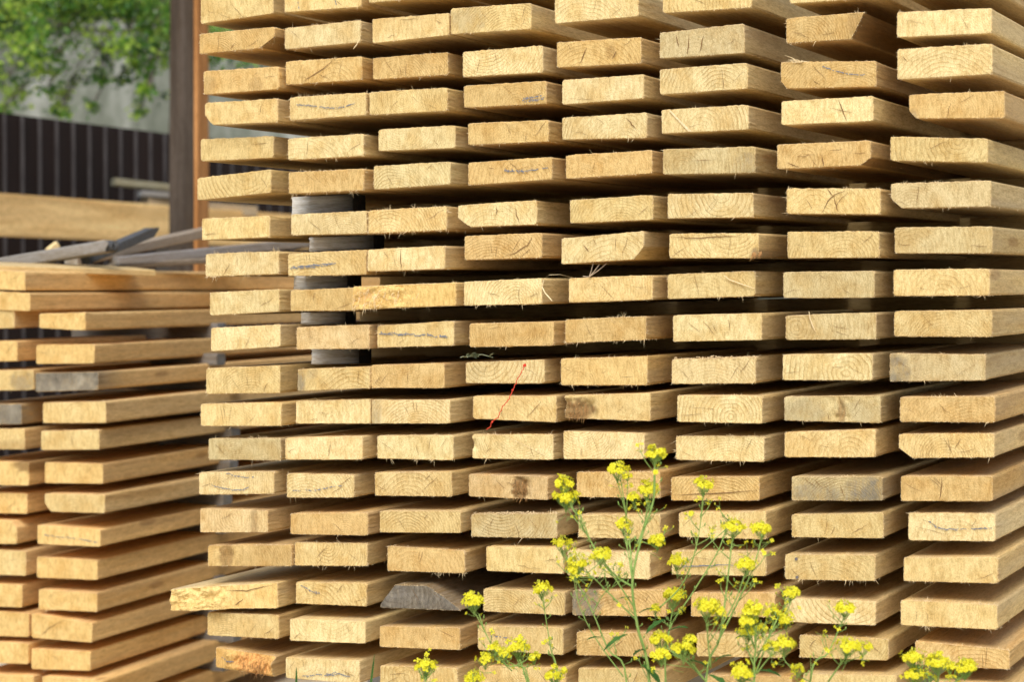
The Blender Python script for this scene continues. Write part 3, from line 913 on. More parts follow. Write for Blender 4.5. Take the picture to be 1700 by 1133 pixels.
# low foundation beams under the near stack
M_CONC = plain("rough_concrete", (0.26, 0.25, 0.23), (0.42, 0.41, 0.38), 18, 0.9, bump=0.004)
zlow = min((D['M'] @ D['pos'](s, 0)).z for (r_, c_), (o, D) in boards.items() if r_ == 18 for s in (0, 1))
for k, (dv, nm) in enumerate(((0.8, 'front'), (2.1, 'rear'))):
    mb = MB()
    mb.box((-0.05, 0, 0), (1.62, 0.22, zlow - 0.012))
    o = mb.build('foundation_beam', M_CONC)
    q = P0 + V * dv
    o.location = (q.x, q.y, 0)
    o.rotation_euler = (0, 0, -YAW)
    tag(o, f"rough concrete beam carrying the near stack at its {nm} end", 'beam', 'foundation beams')

# ------------------------------------------------------------------ left stack
YAW2 = math.atan(1240 / F)
V2 = Vector((math.sin(YAW2), math.cos(YAW2), 0.002)).normalized()
N2 = Vector((math.sin(YAW2), math.cos(YAW2), 0))
U2 = Vector((math.cos(YAW2), -math.sin(YAW2), 0))
Q0 = at(115, 566.5, 5.6)
# inner: right-hand column (its long side shows); outer: left-hand column cut by the frame
INNER = [(-62, 42, 446, 478, 451, 483), (-50, 50, 482, 513, 487, 517), (65, 142, 521, 545, 519, 549), (60, 157, 573, 605, 572, 604),
         (58, 163, 620, 651, 618, 648), (71, 176, 669, 703, 667, 703), (68, 165, 716, 748, 714, 747), (74, 171, 768, 803, 771, 804),
         (74, 174, 820, 850, 822, 853), (62, 167, 872, 904, 880, 909), (61, 162, 925, 960, 931, 964), (64, 161, 979, 1013, 986, 1017),
         (52, 153, 1019, 1060, 1036, 1068), (52, 150, 1078, 1112, 1083, 1115), (70, 172, 1124, 1160, 1131, 1166), (64, 166, 1174, 1210, 1182, 1217)]
OUTER = [None, None, (-76, 24, 517, 547, 514, 545), (-72, 29, 568, 601, 566, 600), (-60, 56, 617, 650, 614, 648), (-68, 36, 672, 705, 671, 705),
         (-62, 41, 713, 746, 712, 747), (-56, 48, 766, 806, 768, 807), (-58, 45, 817, 852, 820, 854), (-76, 28, 862, 903, 866, 904),
         (-60, 43, 910, 953, 916, 957), (-66, 37, 968, 1006, 972, 1010), (-55, 48, 1014, 1055, 1019, 1059), (-55, 47, 1066, 1100, 1069, 1104), (-45, 56, 1119, 1156, 1124, 1161), (-52, 50, 1170, 1206, 1174, 1211)]
LFEAT = {('i', 4): ('with grey weathered end', dict(paint=lambda s, t: (1.0, 0.0), mat0=True)),
         ('o', 5): ('with grey weathered end', dict(paint=lambda s, t: (1.0, 0.0), mat0=True)),
         ('o', 4): ('with mould spots at right', dict(paint=blob(0.85, 0.4, 0.2, 0.6, 0.6))),
         ('o', 6): ('with orange torn bark', dict(paint=blob(0.8, 0.1, 0.4, 0.4, 0, 0.4))),
         ('o', 7): ('with dark upper right corner', dict(paint=blob(0.95, 0.9, 0.2, 0.35, 0, 0.9))),
         ('i', 8): ('with sliced lower left corner', dict(cut={'BL': (0.02, 0.024), 'bark': 0.15})),
         ('o', 9): ('with rounded upper right corner', dict(cut={'TR': (0.02, 0.02), 'bark': 0.0})),
         ('i', 9): ('with blue crayon line', dict(marks=[[(0.12, 0.5), (0.3, 0.45), (0.55, 0.42), (0.75, 0.36), (0.97, 0.24)]])),
         ('i', 10): ('with white patches on its end', {}), ('i', 3): ('with curved growth rings', dict(ring=0.006)),
         ('i', 0): ('bleached on top, no spacer below', {}), ('i', 1): ('with ragged splintered corner', {}),
         ('i', 12): ('with diagonal crack at left', dict(longcrack=[[(0.15, 0.1), (0.3, 0.5), (0.55, 0.9)]]))}
lb = {}
for nm, data in (('i', INNER), ('o', OUTER)):
    kk = 0
    for ri, b in enumerate(data):
        if b is None:
            continue
        xl, xr, ytl, ybl, ytr, ybr = b
        dv = R.uniform(-0.012, 0.012)
        p0 = Q0 + N2 * dv
        cs = [on_plane(x, y, p0, N2) for x, y in ((xl, ytl), (xr, ytr), (xr, ybr), (xl, ybl))]
        if nm == 'i' and ri in (0, 1):       # these two were laid further forward
            pass
        d, f = LFEAT.get((nm, ri), ('with sawn end', {}))
        mats = list(WOODM)
        if f.get('mat0'):
            mats[0] = M_OLD_END
        lv = R.uniform(0.95, 1.04)
        tint = tuple(c * lv for c in (TINT['o'] if R.random() < 0.75 else TINT['h']))
        mats[1] = M_SIDE_WARM
        vd = Matrix.Rotation(R.gauss(0, rad(0.2)), 3, 'Z') @ V2
        o, D = plank('sawn_board', cs, vd, 2.7, mats, tint, f.get('cut'), f.get('paint'), None, cracks=R.choice((0, 1, 2)),
                     ring=f.get('ring'), longcrack=f.get('longcrack'), fuzz=0.5, NX=26, NZ=9)
        tag(o, f"orange yellow plank {d}, {ORD[kk]}{' one' if kk == 0 else ' down'} in {'right' if nm == 'i' else 'left'} column, far stack", 'board', 'boards of the far left stack')
        kk += 1
        lb[nm, ri] = (o, D)
        if 'marks' in f:
            crayon(D, f['marks'], o)
for g in range(2, 15):
    dv = 0.66 + R.uniform(-0.05, 0.06)
    oL, DL = lb['o', g] if ('o', g) in lb else lb['i', g]
    oA, DA = lb['i', g]
    oB, DB = lb['i', g + 1]
    hi = DA['M'] @ (DA['pos'](1, 0) + Vector((0, dv, 0)))
    lo = DB['M'] @ (DB['pos'](1, 1) + Vector((0, dv, 0)))
    z0, z1 = lo.z - 0.004, max(hi.z + 0.006, lo.z + 0.012)
    e = lo + U2 * R.uniform(0.005, 0.05)
    wd = 0.055
    c4 = [Vector((e.x, e.y, z1)), Vector((e.x, e.y, z1)) + N2 * wd, Vector((e.x, e.y, z0)) + N2 * wd, Vector((e.x, e.y, z0))]
    o, D = plank('spacer_stick', c4, -U2, 0.5, OLDM, (0.62, 0.64, 0.68), NX=12, NZ=5, cracks=0, fuzz=0)
    tag(o, f"dark grey spacer stick poking out under the {ORD[g]} board of the far stack's right column", 'spacer', 'spacer sticks in the far left stack')
zl2 = min((D['M'] @ D['pos'](s, 0)).z for (n_, r_), (o, D) in lb.items() if r_ == 15 for s in (0, 1))
for dv, nm in ((0.4, 'front'), (2.2, 'rear')):
    mb = MB()
    mb.box((-0.42, 0, 0), (0.05, 0.2, zl2 - 0.01))
    o = mb.build('foundation_beam', M_CONC)
    q = Q0 + V2 * dv
    o.location = (q.x, q.y, 0)
    o.rotation_euler = (0, 0, -YAW2)
    tag(o, f"rough concrete beam carrying the far left stack at its {nm} end", 'beam', 'foundation beams')


# loose weathered sticks lying on the far stack
def stick(name, p1, p2, d1, d2, hpx, depth, tint, label, mats=OLDM, torn=None, cut=None, paint=None, old=0.0):
    a, b = at(*p1, d1), at(*p2, d2)
    dirv = (b - a).normalized()
    side = dirv.cross(Vector((0, 0, 1))).normalized()
    up = side.cross(dirv).normalized()
    h = hpx / F * d1
    cs = (a + up * h / 2 - side * depth / 2, a + up * h / 2 + side * depth / 2, a - up * h / 2 + side * depth / 2, a - up * h / 2 - side * depth / 2)
    o, D = plank(name, cs, dirv, (b - a).length, mats, tint, cut, paint, torn, NX=16, NZ=8, cracks=0, fuzz=0, old=old)
    tag(o, label, 'stick', 'loose sticks on the far stack')
    return o


M_CHAR = wood("charred_wood", True, (0.12, 0.125, 0.13), (0.05, 0.05, 0.055))
CHARM = [M_CHAR, M_OLD, M_OLD, M_CRACK]
BLACKM = [M_CHAR, M_CHAR, M_OLD, M_CRACK]
stick('weathered_stick', (182, 409), (-40, 446), 5.95, 6.25, 20, 0.045, (0.80, 0.82, 0.84), 'grey weathered stick with charred broken right end, lying on the far stack', CHARM, tornf(-0.2, 1.2, -0.02, 0, 1, 5))
stick('charred_stick', (248, 386), (140, 432), 6.25, 6.05, 15, 0.04, (0.8, 0.82, 0.86), 'short charred black stick pointing up right behind the grey stick', BLACKM, tornf(-0.2, 1.2, -0.03, 0, 1, 5))
stick('weathered_stick', (118, 434), (420, 369), 6.25, 7.2, 17, 0.05, (0.95, 0.86, 0.74), 'long brown grey stick rising right behind the charred stick')
stick('weathered_stick', (190, 435), (560, 398), 6.4, 6.9, 16, 0.06, (0.72, 0.74, 0.8), 'smooth blue grey stick, lowest of the loose sticks, running behind near stack')
stick('weathered_stick', (188, 443), (420, 428), 6.2, 6.7, 9, 0.05, (0.8, 0.76, 0.7), 'thin grey lath under the blue grey stick on the far stack')
o = stick('wood_chip', (80, 418), (95, 406), 6.6, 6.62, 11, 0.02, (1.2, 1.2, 1.25), 'small pale wood chip standing behind the grey stick', [M_END, M_END, M_FUZZ, M_CRACK])
o["category"] = 'wood chip'
# a bleached plank lying skew on top of the far stack
a = at(-90, 439, 5.75)
b = at(232, 449.0, 6.15)
dirv = (b - a).normalized()
side = dirv.cross(Vector((0, 0, 1))).normalized()
o, D = plank('loose_plank', (a - side * 0.11 + Vector((0, 0, 0.014)), a + side * 0.09, a + side * 0.09 - Vector((0, 0, 0.018)), a - side * 0.11 - Vector((0, 0, 0.004))), dirv, (b - a).length, WOODM, (1.0, 1.02, 1.06), NX=16, NZ=6, cracks=0, fuzz=0.3)
tag(o, 'bleached thin plank lying skew on the far stack under the sticks', 'plank')

# ------------------------------------------------------------------ background: post, rail, fence, wall, tree
YF = math.atan(1485 / F)
VF = Vector((math.sin(YF), math.cos(YF), 0))
UF = Vector((math.cos(YF), -math.sin(YF), 0))


def wood_box(name, org, ax, ay, size, mats, parent, tint=(1, 1, 1)):
    """plank() used for an upright or lying timber: org = centre of the near end, ax = its width axis, vd = length axis"""
    (wx, hz, L), (X, Y) = size, (ax, ay)
    Z = X.cross(Y).normalized()
    cs = (org - X * wx / 2 + Z * hz / 2, org + X * wx / 2 + Z * hz / 2, org + X * wx / 2 - Z * hz / 2, org - X * wx / 2 - Z * hz / 2)
    o, D = plank(name, cs, Y, L, mats, tint, NX=14, NZ=8, cracks=0, fuzz=0)
    return o


pc = at(308, 566, 8.95)
post = bpy.data.objects.new('timber_post', None)
col.objects.link(post)
post.location = (pc.x, pc.y, 0)
tag(post, 'tall dark brown timber post with orange edge behind the two stacks', 'post')
px_ax = Vector((math.cos(rad(20)), -math.sin(rad(20)), 0))


def child_keep(o, parent):
    m = o.matrix_world.copy()
    o.parent = parent
    o.matrix_parent_inverse = Matrix.Translation(-parent.location)
    o.matrix_world = m


b1 = wood_box('post_beam', Vector((pc.x, pc.y, 0)), px_ax, Vector((0.010, 0, 1)).normalized(), (0.128, 0.11, 3.4), [M_POSTD] * 4, None)
b2 = wood_box('cover_board', Vector((pc.x, pc.y, 0)) + px_ax * 0.0735, px_ax, Vector((0.006, 0, 1)).normalized(), (0.018, 0.105, 3.4), [M_POSTO] * 4, None)
bpy.context.view_layer.update()
child_keep(b1, post)
child_keep(b2, post)

# rail plank in front of the fence
rp = at(140, 566, 9.35)
c_tl = on_plane(-60, 316, rp, UF)
c_bl = on_plane(-60, 389, rp, UF)
c_tr = on_plane(420, 360, rp, UF)
c_br = on_plane(420, 401, rp, UF)
mid0, mid1 = (c_tl + c_bl) / 2, (c_tr + c_br) / 2
dirv = (mid1 - mid0).normalized()
h0 = (c_tl - c_bl).length
cs = (c_tl - UF * 0.05, c_tl, c_bl, c_bl - UF * 0.05)
rail, D = plank('rail_plank', cs, dirv, (mid1 - mid0).length + 0.6, [M_RAIL] * 4, (1.0, 0.98, 0.95), NX=10, NZ=12, cracks=0, fuzz=0)
tag(rail, 'broad pale plank rail running across in front of the dark fence', 'rail')

# dark corrugated fence
M_FENCE = plain("brown_fence_sheet", (0.015, 0.009, 0.007), (0.026, 0.015, 0.012), 3, 0.7, stretch=(1, 1, 0.3))
M_RIB = plain("fence_rib_edge", (0.042, 0.038, 0.04), (0.07, 0.064, 0.066), 8, 0.55)
fp = at(140, 566, 10.5)
ftop = on_plane(140, 204, fp, UF).z
fence = bpy.data.objects.new('sheet_fence', None)
col.objects.link(fence)
f0 = fp - VF * 2.2
fence.location = (f0.x, f0.y, 0)
fence.rotation_euler = (0, 0, math.pi / 2 - YF)
tag(fence, 'dark brown ribbed metal sheet fence below the tree', 'fence')
mb = MB()
mb.box((0, 0.012, 0.03), (7.0, 0.03, ftop))
mb.build('fence_sheet', M_FENCE, fence)
for k in range(50):
    mb = MB()
    x0 = 0.03 + k * 0.139
    mb.add([(x0, 0.0125, 0.03), (x0 + 0.004, -0.006, 0.03), (x0 + 0.007, -0.006, 0.03), (x0 + 0.0105, 0.0125, 0.03),
            (x0, 0.0125, ftop - 0.004), (x0 + 0.004, -0.006, ftop - 0.004), (x0 + 0.007, -0.006, ftop - 0.004), (x0 + 0.0105, 0.0125, ftop - 0.004)],
           [(0, 1, 5, 4), (1, 2, 6, 5), (2, 3, 7, 6), (4, 5, 6, 7)])
    mb.build('fence_rib', M_RIB, fence)
# few old boards leaning on trestle in front of the fence
for (p1, p2, d1, d2, h, tn, lab) in (((188, 302), (330, 318), 10.45, 10.6, 12, (0.75, 0.78, 0.62), 'mossy grey plank lying in front of the fence beside the post'),
                                     ((232, 322), (330, 328), 10.4, 10.5, 10, (0.7, 0.78, 0.9), 'bluish grey plank below the mossy plank near the post'),
                                     ((240, 338), (420, 352), 10.42, 10.7, 18, (1.15, 1.0, 0.75), 'tan plank under the bluish plank near the post')):
    a, b = at(*p1, d1), at(*p2, d2)
    dv_ = (b - a).normalized()
    sd_ = dv_.cross(Vector((0, 0, 1))).normalized()
    hh = h / F * d1 / 2
    o, D = plank('old_plank', (a - sd_ * 0.06 + Vector((0, 0, hh)), a + sd_ * 0.06 + Vector((0, 0, hh)), a + sd_ * 0.06 - Vector((0, 0, hh)), a - sd_ * 0.06 - Vector((0, 0, hh))), dv_, (b - a).length, OLDM, tn, NX=10, NZ=5, cracks=0, fuzz=0)
    tag(o, lab, 'plank', 'old planks by the fence')
mb = MB()
q = at(300, 345, 10.6)
mb.box((-0.12, -0.05, 0), (0.25, 0.05, q.z - 0.05))
o = mb.build('trestle_block', plain("dark_old_timber", (0.05, 0.045, 0.04), (0.09, 0.08, 0.07), 20, 0.9))
o.location = (q.x, q.y, 0)
tag(o, 'dark timber block carrying the old planks in front of the fence', 'block')

# concrete wall beyond
mw = NB("old_plaster_wall", 0.9)
tc = mw.n("ShaderNodeTexCoord")
n1 = mw.noise(mw.scalevec(tc.outputs["Object"], (1, 1, 0.35)), 2.2, 5, 0.65)
n2 = mw.noise(tc.outputs["Object"], 14, 4, 0.6)
c = mw.ramp(n1, (0.36, (0.07, 0.085, 0.06)), (0.5, (0.19, 0.21, 0.175)), (0.64, (0.40, 0.42, 0.39)))
c = mw.mix(mw.maprange(n2, 0.4, 0.7, 0, 0.4), c, (0.20, 0.22, 0.18))
mw.base(c)
mb = MB()
mb.box((-9, 0, 0), (9, 0.25, 3.12))
mb.box((-9, -0.03, 3.123), (9, 0.28, 3.19))
wall = mb.build('plaster_wall', mw.m)
wp = at(140, 566, 15.0)
wall.location = (wp.x, wp.y, 0)
wall.rotation_euler = (0, 0, rad(8))
tag(wall, 'pale grey stained plaster wall behind the tree', 'wall')

# tree hanging over the fence
M_BARK = plain("tree_bark", (0.10, 0.085, 0.065), (0.18, 0.15, 0.12), 30, 0.9, bump=0.01)
M_LEAF = plain("leaf_green", (0.085, 0.23, 0.035), (0.19, 0.40, 0.06), 3, 0.18, trans=0.5)
M_LEAF2 = plain("leaf_bright", (0.40, 0.62, 0.07), (0.58, 0.74, 0.14), 4, 0.18, trans=0.55)
M_LEAF3 = plain("leaf_dark", (0.04, 0.11, 0.025), (0.09, 0.19, 0.045), 3, 0.18, trans=0.4)


for _m in (M_LEAF, M_LEAF2, M_LEAF3):
    _m.node_tree.nodes['Principled BSDF'].inputs['Specular IOR Level'].default_value = 0.7


def make_tree(base, top, crown, nleaf, label, seed, leaf=1.0):
    r = random.Random(seed)
    t = bpy.data.objects.new('leafy_tree', None)
    col.objects.link(t)
    t.location = base
    mb = MB()
    tips = []
    tp = Vector(top) - Vector(base)
    trunk = [Vector((0, 0, 0)), tp * 0.35 + Vector((0.05, 0, 0)), tp * 0.7 + Vector((-0.04, 0.03, 0)), tp]
    mb.tube(trunk, [0.08, 0.065, 0.05, 0.03], 9)
    mb.build('trunk', M_BARK, t, True)
    lm = MB()
    for c, rr_ in crown:
        c = Vector(c) - Vector(base)
        s0 = trunk[3] + Vector((r.uniform(-0.1, 0.1), 0, r.uniform(-0.05, 0.25)))
        mid = (s0 + c) / 2 + Vector((r.uniform(-0.15, 0.15), r.uniform(-0.1, 0.1), 0.22))
        lm.tube([s0, mid, c], [0.007, 0.0045, 0.002], 5)
        for k in range(4):
            e = c + Vector((r.gauss(0, 1), r.gauss(0, 1), r.gauss(0, 0.7))) * rr_ * 0.7
            lm.tube([mid.lerp(c, r.uniform(0.7, 1)), (c + e) / 2 + Vector((0, 0, 0.02)), e], [0.003, 0.0025, 0.0015], 4)
            tips.append((e, rr_))
    lm.build('branches', M_BARK, t, True)
    cm = MB()
    per = nleaf // len(tips)
    for e, rr_ in tips:
        kind = r.choice((0, 0, 2, 1))
        for k in range(max(10, int(per * min(1.4, (rr_ / 0.2) ** 1.3)))):
            p = e + Vector((r.gauss(0, 1), r.gauss(0, 1), r.gauss(0, 0.8))) * rr_ * 0.36
            s = r.uniform(0.022, 0.044) * leaf
            ax = Vector((r.gauss(0, 1), r.gauss(0, 1), r.gauss(-0.5, 0.7))).normalized()
            sd_ = ax.cross(Vector((r.gauss(0, 0.4), r.gauss(-0.3, 0.4), 1))).normalized()
            nn = ax.cross(sd_)
            cm.add([p, p + ax * s * 0.5 + sd_ * s * 0.42 + nn * s * 0.1, p + ax * s * 1.2, p + ax * s * 0.5 - sd_ * s * 0.42 + nn * s * 0.1, p + ax * s * 0.55],
                   [(0, 1, 4), (1, 2, 4), (2, 3, 4), (3, 0, 4)], kind if r.random() < 0.87 else 1)
    cm.build('crown', [M_LEAF, M_LEAF2, M_LEAF3], t)
    tag(t, label, 'tree', None)
    return t


def cr(lst):
    return [(tuple(at(px, py, d)), s) for px, py, d, s in lst]


tb = at(306, 566, 13.0)
tr_ = random.Random(77)
crowns = []
for k in range(62):
    x = tr_.uniform(-70, 300)
    y = -50 + abs(tr_.gauss(0, 1)) * (78 if x < 90 or x > 215 else 62)
    if y > 150:
        y = tr_.uniform(-40, 60)
    crowns.append((x, y, tr_.uniform(12.0, 13.2), tr_.uniform(0.10, 0.24) * (1 if y < 60 else 0.6)))
crowns += [(tr_.uniform(-5, 285), tr_.uniform(85, 175), tr_.uniform(12.1, 12.8), tr_.uniform(0.03, 0.07)) for _ in range(13)]
crowns += [(75, 150, 12.3, 0.05), (98, 182, 12.2, 0.045), (158, 172, 12.4, 0.04), (242, 150, 12.3, 0.05), (235, 185, 12.3, 0.035), (20, 165, 12.3, 0.07), (3, 190, 12.2, 0.07),
           (260, 100, 12.3, 0.08), (270, 60, 12.3, 0.10), (70, 120, 12.4, 0.06), (200, 130, 12.5, 0.05), (5, 130, 12.4, 0.10), (350, 20, 13, 0.3), (340, 50, 12.8, 0.2), (420, 60, 13, 0.3), (370, 95, 12.8, 0.12)]
make_tree((tb.x, tb.y, 0), tuple(at(300, -20, 13.0)), cr(crowns), 26000, 'leafy green tree hanging over the brown fence, upper left', 5)
# second, farther tree rising behind the wall so that greens fill the top corner
tb2 = at(60, 566, 17.5)
make_tree((tb2.x, tb2.y, 0), tuple(at(60, -40, 17.5)),
          cr([(0, -20, 17, 0.6), (80, 0, 17.2, 0.6), (160, -10, 17, 0.6), (240, 0, 17.2, 0.6), (320, -10, 17, 0.6), (400, 0, 17, 0.6), (-60, 0, 17, 0.6), (120, -100, 17, 0.8), (260, -110, 17, 0.8)]),
          9000, 'darker tree behind the plaster wall, its top filling gaps in the nearer foliage', 8, 2.4)

# ------------------------------------------------------------------ ground
mg = NB("dusty_yard_ground", 0.95)
tc = mg.n("ShaderNodeTexCoord")
n1 = mg.noise(tc.outputs["Object"], 0.8, 5, 0.6)
n2 = mg.noise(tc.outputs["Object"], 25, 4, 0.7)
c = mg.ramp(n1, (0.35, (0.56, 0.48, 0.35)), (0.62, (0.62, 0.54, 0.40)), (0.78, (0.22, 0.25, 0.10)))
c = mg.mix(mg.maprange(n2, 0.4, 0.7, 0, 0.5), c, (0.44, 0.37, 0.25))
mg.base(c)
mg.bump(n2, 0.5, 0.01)
N = 40
vs, fs = [], []
for j in range(N + 1):
    for i in range(N + 1):
        u, v = (i / N - 0.5) * 2, (j / N - 0.5) * 2
        x, y = math.copysign(abs(u) ** 3, u) * 250, math.copysign(abs(v) ** 3, v) * 250 + 4
        vs.append((x, y, noise.noise(Vector((x * 0.7, y * 0.7, 0))) * 0.008 - 0.006))
for j in range(N):
    for i in range(N):
        k = j * (N + 1) + i
        fs.append((k, k + 1, k + N + 2, k + N + 1))
g = link('ground', vs, fs, [mg.m], None)
tag(g, kind='structure')

# ------------------------------------------------------------------ flowering weeds in front
M_STEM = plain("weed_stem", (0.19, 0.33, 0.075), (0.32, 0.46, 0.13), 30, 0.6)
M_PETAL = plain("yellow_petal", (0.76, 0.70, 0.015), (0.92, 0.90, 0.07), 260, 0.5, trans=0.35)
M_BUD = plain("green_bud", (0.42, 0.45, 0.04), (0.62, 0.58, 0.06), 120, 0.6)
M_WLEAF = plain("weed_leaf", (0.035, 0.11, 0.025), (0.08, 0.20, 0.045), 40, 0.45, trans=0.3)


def frame(n):
    n = n.normalized()
    a = n.cross(Vector((0.2, 0.3, 1)))
    if a.length < 1e-3:
        a = n.cross(Vector((1, 0, 0)))
    a.normalize()
    return a, n.cross(a)


def floret(mb, p, n, s, r):
    a, b = frame(n)
    rot = r.uniform(0, math.pi)
    for k in range(4):
        an = rot + k * math.pi / 2 + r.gauss(0, 0.12)
        d = a * math.cos(an) + b * math.sin(an)
        e = d.cross(n)
        l = s * r.uniform(0.85, 1.1)
        mb.add([p, p + d * l * 0.55 + e * l * 0.36 + n * l * 0.22, p + d * l + e * l * 0.26 + n * l * 0.16, p + d * l * 1.02 - e * l * 0.26 + n * l * 0.16, p + d * l * 0.55 - e * l * 0.36 + n * l * 0.22],
               [(0, 1, 2, 3, 4)], 1)
    for k in range(3):
        q = p + n * s * 0.5 + a * r.gauss(0, s * 0.12) + b * r.gauss(0, s * 0.12)
        mb.add([q - a * s * 0.1, q + a * s * 0.1, q + n * s * 0.25], [(0, 1, 2)], 2)


def flower_head(center, spread, cnt, parent, r, stem_p):
    """a dome of four-petalled florets on thin pedicels, buds in the middle, loose ones below"""
    mb = MB()
    base = center - Vector((0, 0, spread * 0.95))
    for k in range(int(cnt * 1.45)):
        th = r.uniform(0, 2 * math.pi)
        ph = math.acos(1 - r.random() * 0.95)
        d = Vector((math.sin(ph) * math.cos(th), math.sin(ph) * math.sin(th), math.cos(ph) * 0.75))
        sub = noise.noise(Vector((math.cos(th) * 1.3 + center.x * 90, math.sin(th) * 1.3, ph * 1.5)))
        p = center + d * spread * (r.uniform(0.6, 1.05) + 0.45 * sub) + Vector((0, 0, 0.25 * spread * sub))
        mb.tube([base + Vector((0, 0, r.uniform(-0.2, 0.5) * spread)), (base + p) / 2 + d * spread * 0.15, p - d * 0.001], 0.00035, 3, 0, False)
        floret(mb, p, (d + Vector((r.gauss(0, 0.35), r.gauss(-0.25, 0.35), 0.2))), r.uniform(0.0044, 0.0062), r)
    for k in range(8):
        q = center + Vector((r.gauss(0, 0.25), r.gauss(0, 0.25), 0.75 + r.uniform(-0.1, 0.15))) * spread
        mb.tube([q, q + Vector((0, 0, 0.0035))], [0.0014, 0.0009], 5, 2)
    # a few lower, half spent flowers
    for k in range(r.randint(2, 5)):
        th = r.uniform(0, 2 * math.pi)
        p = base + Vector((math.cos(th), math.sin(th), 0)) * spread * r.uniform(0.6, 1.15) + Vector((0, 0, r.uniform(-0.9, 0.25) * spread))
        mb.tube([base - Vector((0, 0, r.uniform(0.2, 1.0) * spread)), p], 0.0004, 3, 0, False)
        floret(mb, p, Vector((r.gauss(0, 0.5), r.gauss(-0.3, 0.4), 0.6)), r.uniform(0.003, 0.0045), r)
    return mb.build('flower_head', [M_STEM, M_PETAL, M_BUD], parent)


def leafblade(mb, p, d, L, W, r, droop=0.3):
    d = d.normalized()
    sd_ = d.cross(Vector((0, 0, 1))).normalized()
    n = 7
    vs, fs = [], []
    for k in range(n + 1):
        q = k / n
        c = p + d * L * q + Vector((0, 0, -droop * L * q * q))
        w_ = W * math.sin(math.pi * min(1, q * 0.93 + 0.05)) ** 0.8 * (1 + 0.25 * math.sin(k * 2.6))
        up = Vector((0, 0, 1)) * w_ * 0.35
        vs += [c - sd_ * w_ + up, c, c + sd_ * w_ + up]
    for k in range(n):
        b = 3 * k
        fs += [(b, b + 1, b + 4, b + 3), (b + 1, b + 2, b + 5, b + 4)]
    mb.add(vs, fs)


